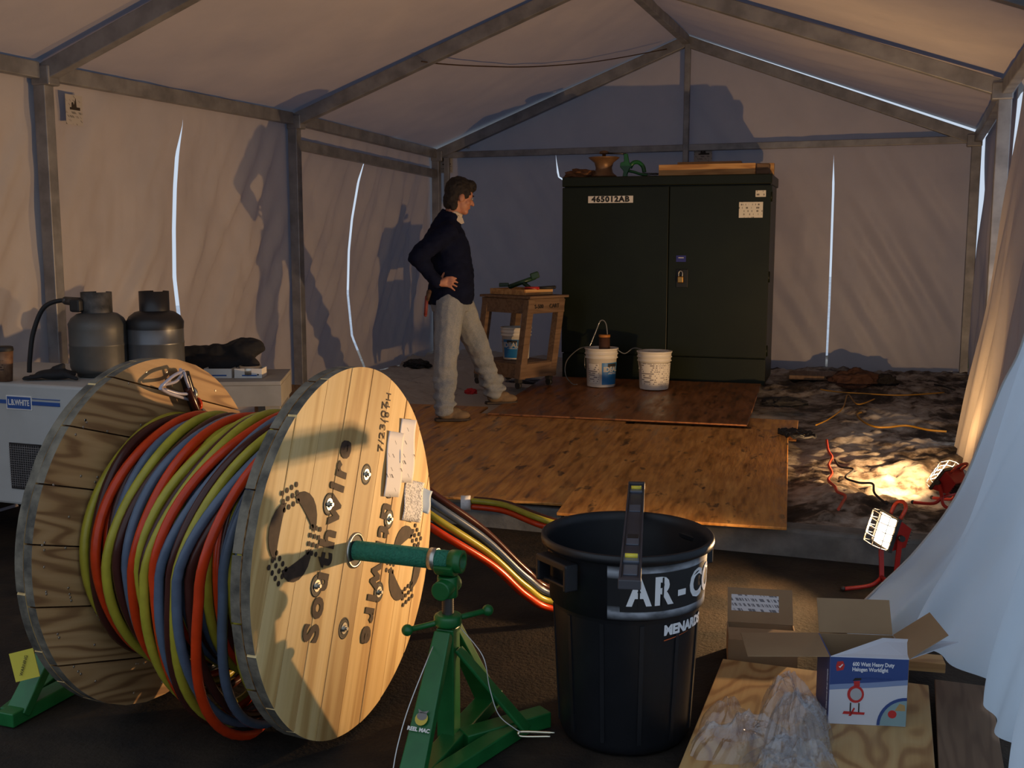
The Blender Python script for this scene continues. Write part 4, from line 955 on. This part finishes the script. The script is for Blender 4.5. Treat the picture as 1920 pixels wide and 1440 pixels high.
bt = thing('brown_tube', 'short brown tube with orange cap standing in the blue labelled bucket', 'tube', b1p + V(.03, -.01, .012))
MB().lathe([(.0, .0), (.050, .0), (.050, .455), (.0, .456)], 20, cap=False).build('tube', P('brown_tube', (.07, .030, .016), .5), bt)
MB().lathe([(.0495, .44), (.0525, .441), (.0525, .462), (.0, .463)], 20, cap=False).build('cap', P('orange_cap', (.42, .16, .03), .5), bt)
CLR = P('clear_hose', (.16, .16, .15), .12, spec=.8)
tag(MB().tube(cr([b1p + V(-.10, -.05, .36), b1p + V(-.05, -.02, .50), b1p + V(-.01, 0, .60), b1p + V(.04, 0, .57), b1p + V(.06, 0, .40)], 8), .006, 6).build('clear_hose', CLR), 'thin clear hose arching up out of the blue labelled bucket', 'hose')
tag(MB().tube(cr([b1p + V(-.08, -.08, .37), b1p + V(-.20, -.05, .34), b1p + V(-.33, 0, .22), b1p + V(-.34, .0, .09), b1p + V(-.26, -.06, .02), b1p + V(-.20, -.10, .02)], 8), .005, 6).build('clear_hose', CLR), 'thin clear hose drooping to the floor left of the blue labelled bucket', 'hose')
tag(MB().tube(cr([b1p + V(.14, -.02, .355), b1p + V(.22, -.02, .31), b1p + V(.30, -.01, .36), b2p + V(-.11, -.02, .356)], 8), .005, 6).build('clear_hose', CLR), 'thin clear hose hanging between the two white buckets', 'hose')

# ================================================================== WOODEN CART WITH TOOLS
cF = onz(972, 731, ground_z(9.4) + .055)
crt = thing('wooden_cart', 'weathered wooden utility cart on casters beside the green cabinet', 'cart', M=Matrix.Translation(cF + V(0, 0, .0)) @ Matrix.Rotation(R(65), 4, 'Z') )
LEAN = .0
ca, cb_, chh = .47, .60, .82
def cb(name, mb, mat=M_OLDWOOD, bev=.004): return mb.build(name, mat, crt, bevel=bev)
SHR = .10                                              # the cart leans: top shifted along the picture's right
lean = (Matrix.Rotation(R(65), 3, 'Z').inverted() @ Vector(_rt)) * SHR
def lv(x, y, z): return V(x, y, z) + lean * (z / chh)
for x, y in ((.035, .035), (ca - .035, .035), (.035, cb_ - .035), (ca - .035, cb_ - .035)):
    cb('leg', MB().bar(lv(x, y, .09), lv(x, y, chh - .02), .07, .075, (1, 0, 0)))
    cs = cb('caster', MB().cyl(V(x - .014, y, .032), V(x + .014, y, .032), .032, n=16), M_BLACK, 0); MB().box((x, y, .075), (.05, .05, .035)).build('caster_fork', M_SCREW, cs)
def rail(z, h):
    for p, q in (((0, .012), (ca, .012)), ((0, cb_ - .012), (ca, cb_ - .012)), ((.012, .025), (.012, cb_ - .025)), ((ca - .012, .025), (ca - .012, cb_ - .025))):
        cb('rail', MB().bar(lv(*p, z), lv(*q, z), .024, h))
rail(chh - .08, .13); rail(.16, .13)
mt = Matrix.Translation(lean); cb('top_board', MB().box((ca / 2, cb_ / 2, chh), (ca + .04, cb_ + .05, .022), mt))
cb('shelf_board', MB().box((ca / 2 + lean.x * .27, cb_ / 2 + lean.y * .27, .225), (ca - .05, cb_ - .05, .014)))
for k in range(2):
    text('stencil_marks', ('S-500', 'CART')[k], .05, M_DARK, crt, Matrix.Translation(lean * .9 + V(.13 + .2 * k, -.006, chh - .085)) @ Matrix.Rotation(R(90), 4, 'X'), .001)
ctw = pmat(crt)
sb = ctw @ V(ca / 2 + lean.x * .27, cb_ / 2 + lean.y * .27, .233)
bucket(sb, .30, .115, .135, 'white bucket with blue stripe on the lower shelf of the cart', YAW - R(60), 'blue')
tw0 = ctw @ (lean + V(0, 0, chh + .011))
tray = thing('wooden_tray', 'shallow brown wooden tray on top of the cart', 'tray', M=ctw @ Matrix.Translation(lean + V(.04, .12, chh + .0115)))
mb = MB().box((.18, .20, .006), (.36, .44, .010)); mb.build('bottom', M_OLDWOOD, tray)
for c, d in (((.18, -.02, .03), (.36, .012, .05)), ((.18, .42, .03), (.36, .012, .05)), ((0, .2, .03), (.012, .44, .05)), ((.36, .2, .03), (.012, .44, .05))): MB().box(c, d).build('side_board', M_TIMBER, tray)
M_TOOL = P('green_tool_body', (.012, .05, .022), .4)
tl = thing('cable_bender', 'dark green hand tool with a long barrel lying on the cart', 'tool', M=frame(ctw @ (lean + V(.20, .30, chh + .055)), _rt, (0, 0, 1)))
MB().capsule(V(-.10, .03, 0), V(.12, .11, 0), .022, .020).build('barrel', M_TOOL, tl); MB().box((.12, .115, 0), (.08, .06, .05), Matrix.Rotation(R(18), 4, 'Z') @ Matrix.Translation((.035, -.03, 0))).build('jaw', M_TOOL, tl, bevel=.01)
MB().capsule(V(.02, .06, .0), V(.10, .0, .0), .020, .016).build('grip', M_TOOL, tl); MB().box((-.16, .045, 0), (.09, .035, .04)).build('tail_block', M_TOOL, tl, bevel=.008)
tl2 = thing('pliers', 'black and red handled pliers on the cart edge', 'tool', M=frame(ctw @ (lean + V(.20, .12, chh + .075)), _rt, (0, 0, 1)))
MB().capsule(V(.0, 0, 0), V(.17, .008, 0), .013, .016).build('black_handle', M_BLACK, tl2); MB().capsule(V(-.09, 0, .02), V(.02, 0, .02), .013, .015).build('red_handle', M_RED, tl2)

# ================================================================== HEATER, TABLE AND THINGS BY THE LEFT WALL
M_HTR = P('white_heater_enamel', (.50, .51, .50), .5, 0, (.40, .41, .40), 3, lo=.3, hi=.75)
hx0, hx1, hy0, hy1, hz0, hz1 = -5.02, -3.745, 4.25, 5.08, .28, .925
ht = thing('propane_heater', 'white box shaped construction heater with blue logo band and mesh grille', 'heater', ((hx0 + hx1) / 2, hy0 + .4, 0))
MB().box(((hx0 + hx1) / 2, (hy0 + hy1) / 2, (hz0 + hz1) / 2), (hx1 - hx0, hy1 - hy0, hz1 - hz0)).build('body', M_HTR, ht, W=True, bevel=.015)
def hp(px, py): q = onY(px, py, hy0 - .002); return q
def hplate(name, x0, y0, x1, y1, mat, th=.004, par=ht):
    a, c = hp(x0, y0), hp(x1, y1); a.z = hp((x0 + x1) / 2, y0).z; c.z = hp((x0 + x1) / 2, y1).z; return MB().box(((a.x + c.x) / 2, hy0 - th / 2, (a.z + c.z) / 2), (abs(c.x - a.x), th, abs(a.z - c.z))).build(name, mat, par, W=True)
LB = P('logo_blue', (.010, .075, .30), .5)
hplate('logo_band', -40, 751, 112, 758, LB); hplate('logo_outline', 12, 742, 61, 768, M_WHITE, .005); hplate('logo_panel', 14, 744, 59, 766, LB, .007)
hplate('logo_stripe', 61, 748.5, 112, 749.7, LB, .006); hplate('logo_stripe', 61, 759.5, 112, 760.7, LB, .006)
c = hp(36.5, 755); text('logo_lettering', 'L.B.WHITE', .042, M_WHITE, ht, pmat(ht).inverted() @ frame((c.x, hy0 - .008, c.z), (1, 0, 0), (0, 0, 1)), .001, sx=.72)
gr = hplate('grille', 18, 832, 82, 918, P('grille_dark', (.012, .012, .014), .6), .006)
a, c = hp(18, 832), hp(82, 918)
for k in range(1, 14):
    x = a.x + (c.x - a.x) * k / 14; MB().box((x, hy0 - .008, (a.z + c.z) / 2), (.0022, .003, a.z - c.z)).build('grille_wire', M_STEEL, gr, W=True)
for k in range(1, 19):
    z = a.z + (c.z - a.z) * k / 19; MB().box(((a.x + c.x) / 2, hy0 - .010, z), (c.x - a.x, .003, .0022)).build('grille_wire', M_STEEL, gr, W=True)
for x in (hx0 + .15, hx1 - .15):
    for y in (hy0 + .12, hy1 - .12): MB().cyl((x - .03, y, .13), (x + .03, y, .13), .13, n=24).build('wheel', M_BLACK, ht, W=True); 
    MB().bar((x, hy0 + .12, .13), (x, hy1 - .12, .13), .03, .03).build('axle', M_SCREW, ht, W=True); MB().box((x, (hy0 + hy1) / 2, .21), (.05, .5, .15)).build('undercarriage', M_SCREW, ht, W=True)
# folding table behind
tx0, tx1, ty0, ty1, tz = -3.76, -3.33, 5.26, 5.86, .855
tb = thing('work_table', 'grey work table with deep apron standing behind the wooden reel', 'table', ((tx0 + tx1) / 2, 5.6, 0))
M_TBL = P('grey_table_top', (.30, .285, .26), .6, 0, (.24, .23, .21), 5)
MB().box(((tx0 + tx1) / 2, (ty0 + ty1) / 2, tz - .012), (tx1 - tx0, ty1 - ty0, .024)).build('table_top', M_TBL, tb, W=True, bevel=.003)
for p, q in (((tx0, ty0 + .012), (tx1, ty0 + .012)), ((tx0, ty1 - .012), (tx1, ty1 - .012)), ((tx1 - .012, ty0 + .03), (tx1 - .012, ty1 - .03))):
    MB().bar((*p, tz - .085), (*q, tz - .085), .022, .12).build('apron', M_TBL, tb, W=True)
for x in (tx0 + .04, tx1 - .04):
    for y in (ty0 + .06, ty1 - .06): MB().bar((x, y, .0 if y < 5.6 else ground_z(y) - .02), (x, y, tz - .03), .055, .055, (1, 0, 0)).build('leg', M_TBL, tb, W=True)
ROT = Matrix.Translation((tx1, ty0, 0)) @ Matrix.Rotation(R(26), 4, 'Z') @ Matrix.Translation((-tx1, -ty0, 0)); tb.matrix_local = ROT @ pmat(tb); PMAT[tb.name] = ROT @ pmat(tb)
slab('leaning_board', -4.02, -3.46, 6.02, 6.04, .16, .72, M_OLDWOOD, 'brown particle board leaning under the grey table', 'board')
tag(MB().bar(V(-3.56, 5.50, 0.02), V(-3.60, 5.50, .70), .07, .05, (1, 0, 0)).build('grey_post', P('blue_grey_post', (.16, .17, .19), .6)), 'blue grey metal upright under the right end of the table', 'post')
# propane cylinders
def cylinder(px, py, z, body, collar, label, knob):
    p = onz(px, py, z); t = thing('propane_cylinder', label, 'gas cylinder', (p.x, p.y, z), YAW)
    r = .150
    MB().lathe([(.0, .003), (.115, .003), (.118, .022), (.140, .026), (r, .055), (r, .165), (r + .002, .168), (r + .002, .176), (r, .18), (r, .255), (.152, .285), (.135, .315), (.105, .338), (.06, .350), (0, .352)], 40, cap=False).build('tank', body, t)
    arc_ = [R(a) for a in range(-160, 161, 10)]; mb = MB()
    n0 = len(arc_); vs = []
    for rr_ in (.080, .076):
        for zz in (.335, .455): vs += [(rr_ * math.sin(a), -rr_ * math.cos(a), zz) for a in arc_]
    F = []
    for k in range(n0 - 1): F += [(k, k + 1, n0 + k + 1, n0 + k), (2 * n0 + k + 1, 2 * n0 + k, 3 * n0 + k, 3 * n0 + k + 1), (n0 + k, n0 + k + 1, 3 * n0 + k + 1, 3 * n0 + k)]
    mb.add(vs, F, True); mb.build('collar', collar, t)
    MB().cyl((0, 0, .35), (0, 0, .41), .018, n=12).build('valve', P('brass_valve', (.3, .2, .07), .4, .8), t); MB().cyl((0, 0, .41), (0, 0, .435), .03, n=12).build('valve_knob', knob, t)
    return t, p
CYG = P('grey_cylinder', (.065, .065, .062), .5, .2, (.10, .097, .09), 5); CYB = P('black_cylinder', (.012, .012, .014), .4); CYS = P('steel_cylinder', (.10, .105, .115), .35, .5, (.14, .145, .155), 4)
hz1_ = hz1 + .001
c1, p1 = cylinder(188, 704, hz1_, CYG, P('scuffed_collar', (.10, .095, .09), .6, .1, (.02, .02, .02), 14), 'scuffed grey propane cylinder with a hose, on the white heater', P('cylinder_red', (.35, .03, .02), .5))
c2, p2 = cylinder(295, 700, hz1_, CYS, CYB, 'silver propane cylinder with black shoulder and black collar', P('cylinder_red2', (.5, .01, .01), .5))
MB().lathe([(.1505, .250), (.1535, .287), (.137, .318), (.107, .341), (.06, .353), (0, .3545)], 40, cap=False).build('black_shoulder', CYB, c2)
hs = thing('gas_hose', 'black rubber gas hose bending down from the grey propane cylinder', 'hose', (p1.x - .3, p1.y, hz1_))
MB().tube(cr([p1 + V(-.07, -.06, .40), p1 + V(-.16, -.09, .41), p1 + V(-.25, -.12, .37), p1 + V(-.31, -.14, .24), p1 + V(-.335, -.15, .10), p1 + V(-.345, -.15, .02)], 8), .0125, 10).build('hose', M_BLACK, hs, W=True)
MB().capsule(p1 + V(-.13, -.085, .41), p1 + V(-.05, -.05, .40), .022, .026).build('coupling', M_SCREW, hs, W=True); MB().box(tuple(p1 + V(-.055, -.08, .385)), (.07, .06, .07)).build('regulator', M_BLACK, hs, W=True, bevel=.012)
def lump(name, c, r, sd, mat, label, cat, fl_=.9):
    vs, fs = blob(c, r, sd, fl_); return tag(MB().add(vs, fs, True).build(name, mat), label, cat)
gp = onz(105, 712, hz1)
gv = thing('work_glove', 'pair of crumpled black work gloves lying on the heater', 'gloves', gp)
mb = MB().ell((0, 0, .03), (.11, .06, .028)); 
for k in range(4): mb.capsule(V(-.06, -.05 + .03 * k, .025), V(-.145 - .01 * (k % 2), -.055 + .032 * k, .012), .013, .010)
mb.capsule(V(.05, -.03, .04), V(.135, -.06, .012), .018, .010); mb.capsule(V(0, 0, .05), V(.04, .0, .075), .025, .015)
put('glove', remesh(mb, .007, 2), P('black_glove', (.010, .010, .012), .8), gv, Matrix.Rotation(YAW, 4, 'Z'))
cp = onz(10, 715, hz1)
cu_ = thing('coffee_cup', 'paper coffee cup with brown print and black lid on the heater', 'cup', cp)
MB().lathe([(.0, .002), (.036, .002), (.047, .165), (.0, .165)], 24, cap=False).build('cup', P('cup_brown', (.22, .12, .06), .6, 0, (.10, .04, .02), 18), cu_)
MB().lathe([(.048, .160), (.0495, .168), (.047, .182), (.040, .185), (0, .184)], 24, cap=False).build('lid', M_BLACK, cu_)
MB().grid(lambda u, v: V((.0385 + .011 * (.35 + .35 * v)) * math.sin(R(-20 + 60 * u)), -(.0385 + .011 * (.35 + .35 * v)) * math.cos(R(-20 + 60 * u)), .165 * (.35 + .35 * v)), 8, 2).build('sleeve_print', printed('cup_print', (.20, .11, .06), (.05, .02, .01), 80, .5, 2), cu_)
# black jacket, paper roll, small boxes on the table
tp = lambda x, y: onz(x, y, tz)
jk = thing('black_jacket', 'black jacket thrown in a heap across the back of the table', 'jacket', tp(385, 700))
mb = MB()
ja = tp(300, 705) + V(0, .02, .0); jb = tp(430, 703) + V(.0, .10, 0); jc = tp(478, 706)
mb.capsule(ja + V(-.05, .03, .11), jb + V(0, 0, .10), .060, .080); mb.capsule(jb + V(0, 0, .10), jc + V(0, .0, .045), .085, .035); mb.ell(tuple(ja + V(-.07, .02, .14)), (.10, .09, .07)); mb.ell(tuple(jb + V(.03, .02, .15)), (.13, .11, .06)); mb.capsule(jc + V(0, 0, .04), jc + V(.06, -.05, .02), .028, .014); mb.ell(tuple((ja + jb) / 2 + V(0, .04, .06)), (.27, .12, .065))
put('cloth', remesh(mb, .012, 3, lambda p, n: p + n * (.014 * fn3(p, 14) + .008 * fn3(p, 30, 3))), P('black_fabric', (.008, .008, .010), .9), jk, pmat(jk).inverted())
tag(MB().cyl(tp(352, 698) + V(0, -.02, .03), tp(386, 690) + V(0, -.02, .03), .022, n=18).build('paper_roll', P('paper_roll_white', (.42, .41, .38), .8)), 'small roll of pale paper lying in front of the black jacket', 'paper roll')
for k, (x0, x1) in enumerate(((383, 434), (440, 491))):
    a = tp(x0, 709); b_ = tp(x1, 709); m = frame(a, b_ - a, (0, 1, 0)); L = (b_ - a).length
    t = thing('parts_box', ('small white parts box, empty looking, on the table edge', 'small white parts box holding a grey metal ring on the table')[k], 'box', M=m, group='small white boxes on the table')
    for c, d in (((L / 2, 0, .028), (L, .003, .055)), ((L / 2, .12, .028), (L, .003, .055)), ((0, .06, .028), (.003, .12, .055)), ((L, .06, .028), (.003, .12, .055))): MB().box(c, d).build('side', P('white_card', (.62, .60, .56), .7), t)
    MB().box((L / 2, .06, .002), (L, .12, .003)).build('bottom', MATS['white_card'], t); MB().box((L * .55, -.0022, .016), (L * .55, .001, .008)).build('print_line', LB, t)
    if k: tag(MB().lathe([(.055, 0), (.065, 0), (.065, .05), (.055, .05)], 24, m @ Matrix.Translation((L / 2, .06, .018)), cap=False).build('metal_ring', M_BOLT), 'grey metal ring sitting in the white parts box', 'ring')

# ================================================================== THE MAN
mzf = ground_z(7.55) + .036 + .002
mb0 = onz(845, 789, mzf)
man = thing('person', 'standing man in a navy jacket and pale jeans, hand on hip, looking at the cabinet', 'person', M=Matrix.Translation(mb0) @ Matrix.Rotation(YAW, 4, 'Z') @ Matrix.Scale(1.035, 4))
SKIN = P('skin', (.42, .19, .12), .55, 0, (.38, .16, .10), 25); NAVY = P('navy_jacket_cloth', (.004, .006, .020), .9, 0, (.006, .009, .027), 18, bump=.15, bscale=60, spec=.12)
def jeans_mat():
    t = NT('faded_denim'); v = t.coords((1, 1, 1), False); f = t.noise(v, 5, 4); g = t.noise(v, 160, 2)
    c = t.mix(.3, t.ramp(f, [(.35, (.17, .20, .245)), (.65, (.29, .30, .30))]), t.ramp(g, [(.4, (.13, .165, .22)), (.6, (.36, .37, .38))])); t.col(c); t.b.inputs['Roughness'].default_value = .9; t.bump(g, .2, .002); return t.m
DENIM = jeans_mat(); BOOT = P('tan_boot', (.20, .135, .075), .8, 0, (.14, .09, .05), 14); HAIR = P('dark_hair', (.006, .0035, .003), .7, 0, (.011, .006, .0045), 60, (4, 4, 1), bump=.5, bscale=90)
ah = R(14); f3 = V(math.cos(ah), math.sin(ah), 0); l3 = V(-math.sin(ah), math.cos(ah), 0)
def loft(mb, rings, n=24):
    vs = []
    for c, rf, rl in rings: vs += [Vector(c) + f3 * rf * math.cos(6.2832 * k / n) + l3 * rl * math.sin(6.2832 * k / n) for k in range(n)]
    m_ = len(rings); mb.add(vs, [(i * n + k, i * n + (k + 1) % n, (i + 1) * n + (k + 1) % n, (i + 1) * n + k) for i in range(m_ - 1) for k in range(n)] + [tuple(range(n))[::-1], tuple(range((m_ - 1) * n, m_ * n))], True); return mb
HC = V(.072, .165, 1.705)
Mh = Matrix.Translation(HC) @ Matrix.Rotation(R(22), 4, 'Z') @ Matrix.Rotation(R(12), 4, 'Y')
hT = lambda x, y, z: Mh @ V(x, y, z)
hip_n, hip_f = V(.0, .075, .90), V(.045, .265, .90); kn_n, kn_f = V(-.035, .02, .50), V(.20, .44, .51); an_n, an_f = V(-.05, .0, .10), V(.315, .60, .138)
sh_r, el_r, wr_r = V(-.015, -.015, 1.415), V(-.235, -.11, 1.235), V(-.085, -.075, 1.045)
sh_l, el_l, wr_l = V(-.10, .345, 1.415), V(-.26, .50, 1.225), V(-.08, .40, 1.045)
body = MB()
body.ell((0, 0, 0), (.100, .077, .105), 20, 14, Mh); body.ell((.028, 0, -.062), (.072, .060, .082), 18, 12, Mh); body.ell((.062, 0, -.122), (.032, .036, .026), 12, 8, Mh); body.ell((.082, 0, .002), (.022, .052, .016), 12, 8, Mh); body.ell((.090, 0, -.092), (.014, .024, .009), 10, 8, Mh)
body.capsule(hT(.094, 0, -.018), hT(.118, 0, -.058), .010, .014, 10)
for e in (-1, 1): body.ell((-.004, e * .078, -.036), (.024, .013, .034), 12, 8, Mh); body.ell((.055, e * .045, -.055), (.028, .022, .024), 10, 8, Mh)
body.capsule(hT(-.025, 0, -.07), V(-.01, .165, 1.44), .056, .066)
loft(body, [((0, .17, .86), .12, .15), ((.0, .165, 1.05), .115, .14), ((-.02, .165, 1.30), .125, .16), ((-.02, .165, 1.42), .09, .15)])
for a, b, c in ((hip_n, kn_n, an_n), (hip_f, kn_f, an_f)): body.capsule(a, b, .075, .052); body.capsule(b, c, .052, .036)
for a, b, c in ((sh_r, el_r, wr_r), (sh_l, el_l, wr_l)): body.capsule(a, b, .05, .036); body.capsule(b, c, .036, .027)
def hand(wr, s_, base):
    # palm, four unequal fingers with a knuckle bend, thumb from the side of the palm pointing back
    k0 = wr + V(.055, .004 * s_, .012)
    body.capsule(wr, k0 + V(-.01, 0, .012), .026, .022, 12); body.capsule(wr, k0 + V(-.012, 0, -.018), .024, .020, 12)
    for i, (dz, ln) in enumerate(((.030, .074), (.010, .082), (-.010, .076), (-.029, .060))):
        p = k0 + V(0, 0, dz); q = p + V(ln * .52, -.006 * s_, dz * .25 - .002); t_ = q + V(ln * .46, .012 * s_, dz * .2 - .018)
        body.capsule(p, q, .0105, .0095, 8); body.capsule(q, t_, .0095, .0080, 8)
    p = wr + V(.012, .016 * s_, .020); q = p + V(.010, .018 * s_, .030); body.capsule(p, q, .0125, .011, 8); body.capsule(q, q + V(.012, .012 * s_, .024), .011, .009, 8)
hand(wr_r + V(.012, -.012, -.004), 1, None); hand(wr_l, -1, None)
for a in (an_n, an_f): body.capsule(a, a + V(.11, .03, -.055), .036, .026)
put('body', remesh(body, .0062, 3), SKIN, man)
hair = MB(); hair.ell((-.014, 0, .022), (.108, .088, .105), 20, 14, Mh); hair.ell((-.062, 0, -.055), (.056, .074, .085), 16, 12, Mh); hair.ell((.060, 0, .082), (.058, .062, .036), 14, 10, Mh); hair.ell((.088, -.01, .062), (.030, .050, .028), 12, 8, Mh)
for e in (-1, 1): hair.ell((.018, e * .070, .005), (.040, .016, .045), 10, 8, Mh); hair.ell((-.045, e * .050, -.09), (.03, .03, .05), 10, 8, Mh)
put('hair', remesh(hair, .0065, 2, lambda p, n: p + n * (.005 * fn3(p, 40) + .004 * fn3(p, 90, 2))), HAIR, man)
for e in (-1, 1):
    ey = MB().ell((.0895, e * .032, -.022), (.012, .013, .010), 10, 8, Mh).build('eye', P('eye_white', (.28, .25, .22), .4), man)
    MB().ell((.0985, e * .032, -.023), (.0045, .006, .006), 8, 6, Mh).build('iris', P('iris_dark', (.03, .02, .015), .3), ey)
    MB().ell((.093, e * .033, .000), (.012, .022, .005), 10, 6, Mh).build('eyebrow', HAIR, man)
jkt = MB()
loft(jkt, [((-.005, .165, .875), .170, .185), ((.0, .165, .93), .178, .195), ((.005, .165, 1.06), .172, .195), ((-.005, .165, 1.18), .166, .195), ((-.02, .165, 1.31), .160, .205), ((-.028, .165, 1.41), .138, .20), ((-.035, .165, 1.475), .108, .145), ((-.035, .165, 1.525), .082, .095)])
for a, b, c in ((sh_r, el_r, wr_r), (sh_l, el_l, wr_l)):
    jkt.capsule(a, b, .083, .066); jkt.capsule(b, c, .066, .046); jkt.ell(tuple(a), (.085, .085, .075))
jkt.lathe([(.105, -.05), (.092, .03), (.082, .075), (.070, .075), (.070, -.05)], 24, Matrix.Translation((-.012, .165, 1.495)) @ Matrix.Rotation(R(24), 4, 'Y'))
put('jacket', remesh(jkt, .011, 3, lambda p, n: p + n * (.010 * fn3(p, 11) + .006 * fn3((p.x, p.y, p.z * 2.2), 20, 3))), NAVY, man)
MB().lathe([(.073, .0), (.067, .045), (.063, .06), (.058, .055), (.060, .0)], 24, Matrix.Translation((.010, .165, 1.525)) @ Matrix.Rotation(R(26), 4, 'Y'), cap=False).build('shirt_collar', P('cream_shirt', (.55, .47, .38), .8), man)
MB().prism([(-.02, 0), (.045, -.030), (.058, -.070), (.035, -.078), (-.02, -.035)], -.004, .004, frame((.050, .095, 1.555), f3, (0, 0, 1))).build('collar_point', MATS['cream_shirt'], man)
jn = MB()
loft(jn, [((-.005, .165, .965), .140, .165), ((-.01, .17, .90), .155, .180), ((-.005, .17, .82), .135, .175)])
for a, b, c in ((hip_n, kn_n, an_n), (hip_f, kn_f, an_f)):
    jn.capsule(a + V(0, 0, -.01), b, .118, .094); jn.capsule(b, c + V(0, 0, .0), .094, .078)
    jn.ell(tuple(c + V(.01, 0, .03)), (.092, .084, .04)); jn.ell(tuple(c + V(0, 0, .10)), (.086, .080, .05))
def crinkle(p, n):
    low = max(0, min(1, (.62 - p.z) / .35)); return p + n * (.008 * fn3(p, 9) + low * .020 * fn3((p.x, p.y, p.z * 2.4), 10, 4) + .004 * fn3(p, 30, 2))
put('jeans', remesh(jn, .010, 3, crinkle), DENIM, man)
for a, ang in ((an_n, R(6)), (an_f, R(14))):
    m = Matrix.Translation((a.x, a.y, a.z - .10)) @ Matrix.Rotation(ang, 4, 'Z')
    sh_ = MB(); sh_.ell((.02, 0, .055), (.075, .050, .050), 16, 10, m); sh_.ell((.115, 0, .040), (.085, .052, .040), 16, 10, m); sh_.cyl(m @ V(0, 0, .05), m @ V(0, 0, .13), .055, .052); sh_.ell((.07, 0, .065), (.07, .042, .04), 14, 10, m)
    s0 = put('boot', remesh(sh_, .007, 3), BOOT, man)
    sole = [(-.062 + .0, -.04), (.03, -.046), (.12, -.055), (.185, -.04), (.205, 0), (.185, .04), (.12, .055), (.03, .046), (-.062, .04), (-.075, 0)]
    MB().prism(sole, .0, .020, m).build('sole', P('boot_sole', (.05, .035, .025), .8), s0, bevel=.004)
tl3 = thing('hip_tool', 'red handled tool hanging at the back of the jeans', 'tool', man.matrix_local @ V(-.185, .03, .78), YAW)
MB().capsule(V(0, 0, .02), V(.012, 0, .16), .013, .014).build('red_handle', P('dull_red_grip', (.20, .035, .03), .6), tl3); MB().capsule(V(.016, .0, .14), V(.03, 0, .20), .016, .02).build('holster', P('brown_leather', (.07, .035, .02), .7), tl3)

# ================================================================== SMALL THINGS ON THE GROUND
def gpt(x, y, up=.02):                                 # pixel -> point on the verge
    z = .25
    for _ in range(6): q = onz(x, y, z); z = ground_z(q.y) + up
    return onz(x, y, z)
def gcord(name, pts, r, mat, label, up=.025, wob=0):
    q = [gpt(x, y, up) for x, y in pts]; return tag(MB().tube(cr(q, 8), r, 7).build(name, mat), label, 'cord')
YC = P('yellow_cord', (.30, .15, .012), .5); OC = P('orange_red_cord', (.55, .06, .03), .5)
gcord('extension_cord', [(1775, 809), (1740, 806), (1700, 798), (1665, 801), (1640, 800), (1618, 790), (1607, 778), (1615, 773)], .008, YC, 'yellow extension cord running across the dirty snow by the curtain')
gcord('extension_cord', [(1538, 730), (1570, 735), (1620, 738), (1690, 741), (1770, 736)], .006, YC, 'yellow extension cord stretched along the foot of the back wall')
gcord('extension_cord', [(1640, 748), (1608, 758), (1590, 740), (1580, 765), (1555, 785), (1530, 797)], .006, YC, 'yellow extension cord leading to the black coil on the plywood')
gcord('extension_cord', [(1550, 825), (1553, 845), (1560, 858), (1554, 872), (1560, 888), (1553, 900), (1565, 912), (1570, 922), (1585, 930), (1578, 945), (1572, 955)], .009, OC, 'kinked orange cord on the muddy snow beside the plywood')
gcord('extension_cord', [(1565, 862), (1575, 875), (1600, 880), (1585, 895), (1610, 905), (1636, 907), (1640, 925), (1663, 945)], .007, M_BLACK, 'thin black cord leading to the lit worklight')
gcord('extension_cord', [(1752, 721), (1770, 724), (1790, 731)], .009, M_BLACK, 'short black cord end near the back right corner')
cl = thing('cable_coil', 'loose coil of black cable on the edge of the plywood', 'cable coil', gpt(1485, 812, .04))
for k in range(5):
    c = gpt(1484 + 4 * k, 808 + 2 * k, .045 + .012 * k); r_ = .075 + .012 * (k % 3)
    MB().tube([c + V(r_ * 1.2 * math.cos(6.283 * i / 20), r_ * math.sin(6.283 * i / 20), .010 * math.sin(9 * i + k)) for i in range(20)], .009, 7, True).build('loop', M_BLACK, cl, W=True)
lump('mud_clod', gpt(1662, 717, .03), (.085, .07, .07), 2.2, P('dark_mud', (.012, .009, .008), .9), 'round dark stone near the foot of the back wall', 'stone')
lump('brown_sack', gpt(1600, 716, .02), (.20, .14, .10), 5.2, P('brown_sack', (.075, .032, .018), .9, 0, (.05, .02, .012), 8), 'slumped brown sack on the snow by the back wall', 'sack')
lump('black_bag', gpt(782, 684, .02), (.13, .09, .05), 6.1, M_BLACK, 'small crumpled black bag at the foot of the left wall', 'bag')
lump('black_scrap', gpt(1470, 755, .02), (.16, .12, .04), 8.1, P('black_scrap', (.010, .009, .010), .8), 'flat black scrap on the snow right of the cabinet', 'scrap')
lump('red_rag', gpt(882, 735, .02), (.05, .04, .03), 3.9, P('red_rag', (.45, .015, .02), .8), 'small red rag on the floor behind the man', 'rag')
lump('dark_sheet', gpt(1005, 716, .01), (.26, .10, .022), 1.9, P('dark_blue_sheet', (.02, .022, .035), .35), 'crumpled dark plastic sheet under the wooden cart', 'plastic sheet')
gs = thing('green_strap', 'small bright green strap end hanging at the back right corner post', 'strap', onY(1820, 690, 11.3))
MB().box((0, 0, .06), (.05, .02, .14)).build('strap', P('bright_green', (.01, .25, .02), .5), gs, bevel=.01)
slab('stepping_board', -1.0, -.35, 10.55, 10.95, ground_z(10.7) + .0, ground_z(10.7) + .04, M_OLDWOOD, 'dark brown board lying on the snow right of the cabinet', 'board', R(5))
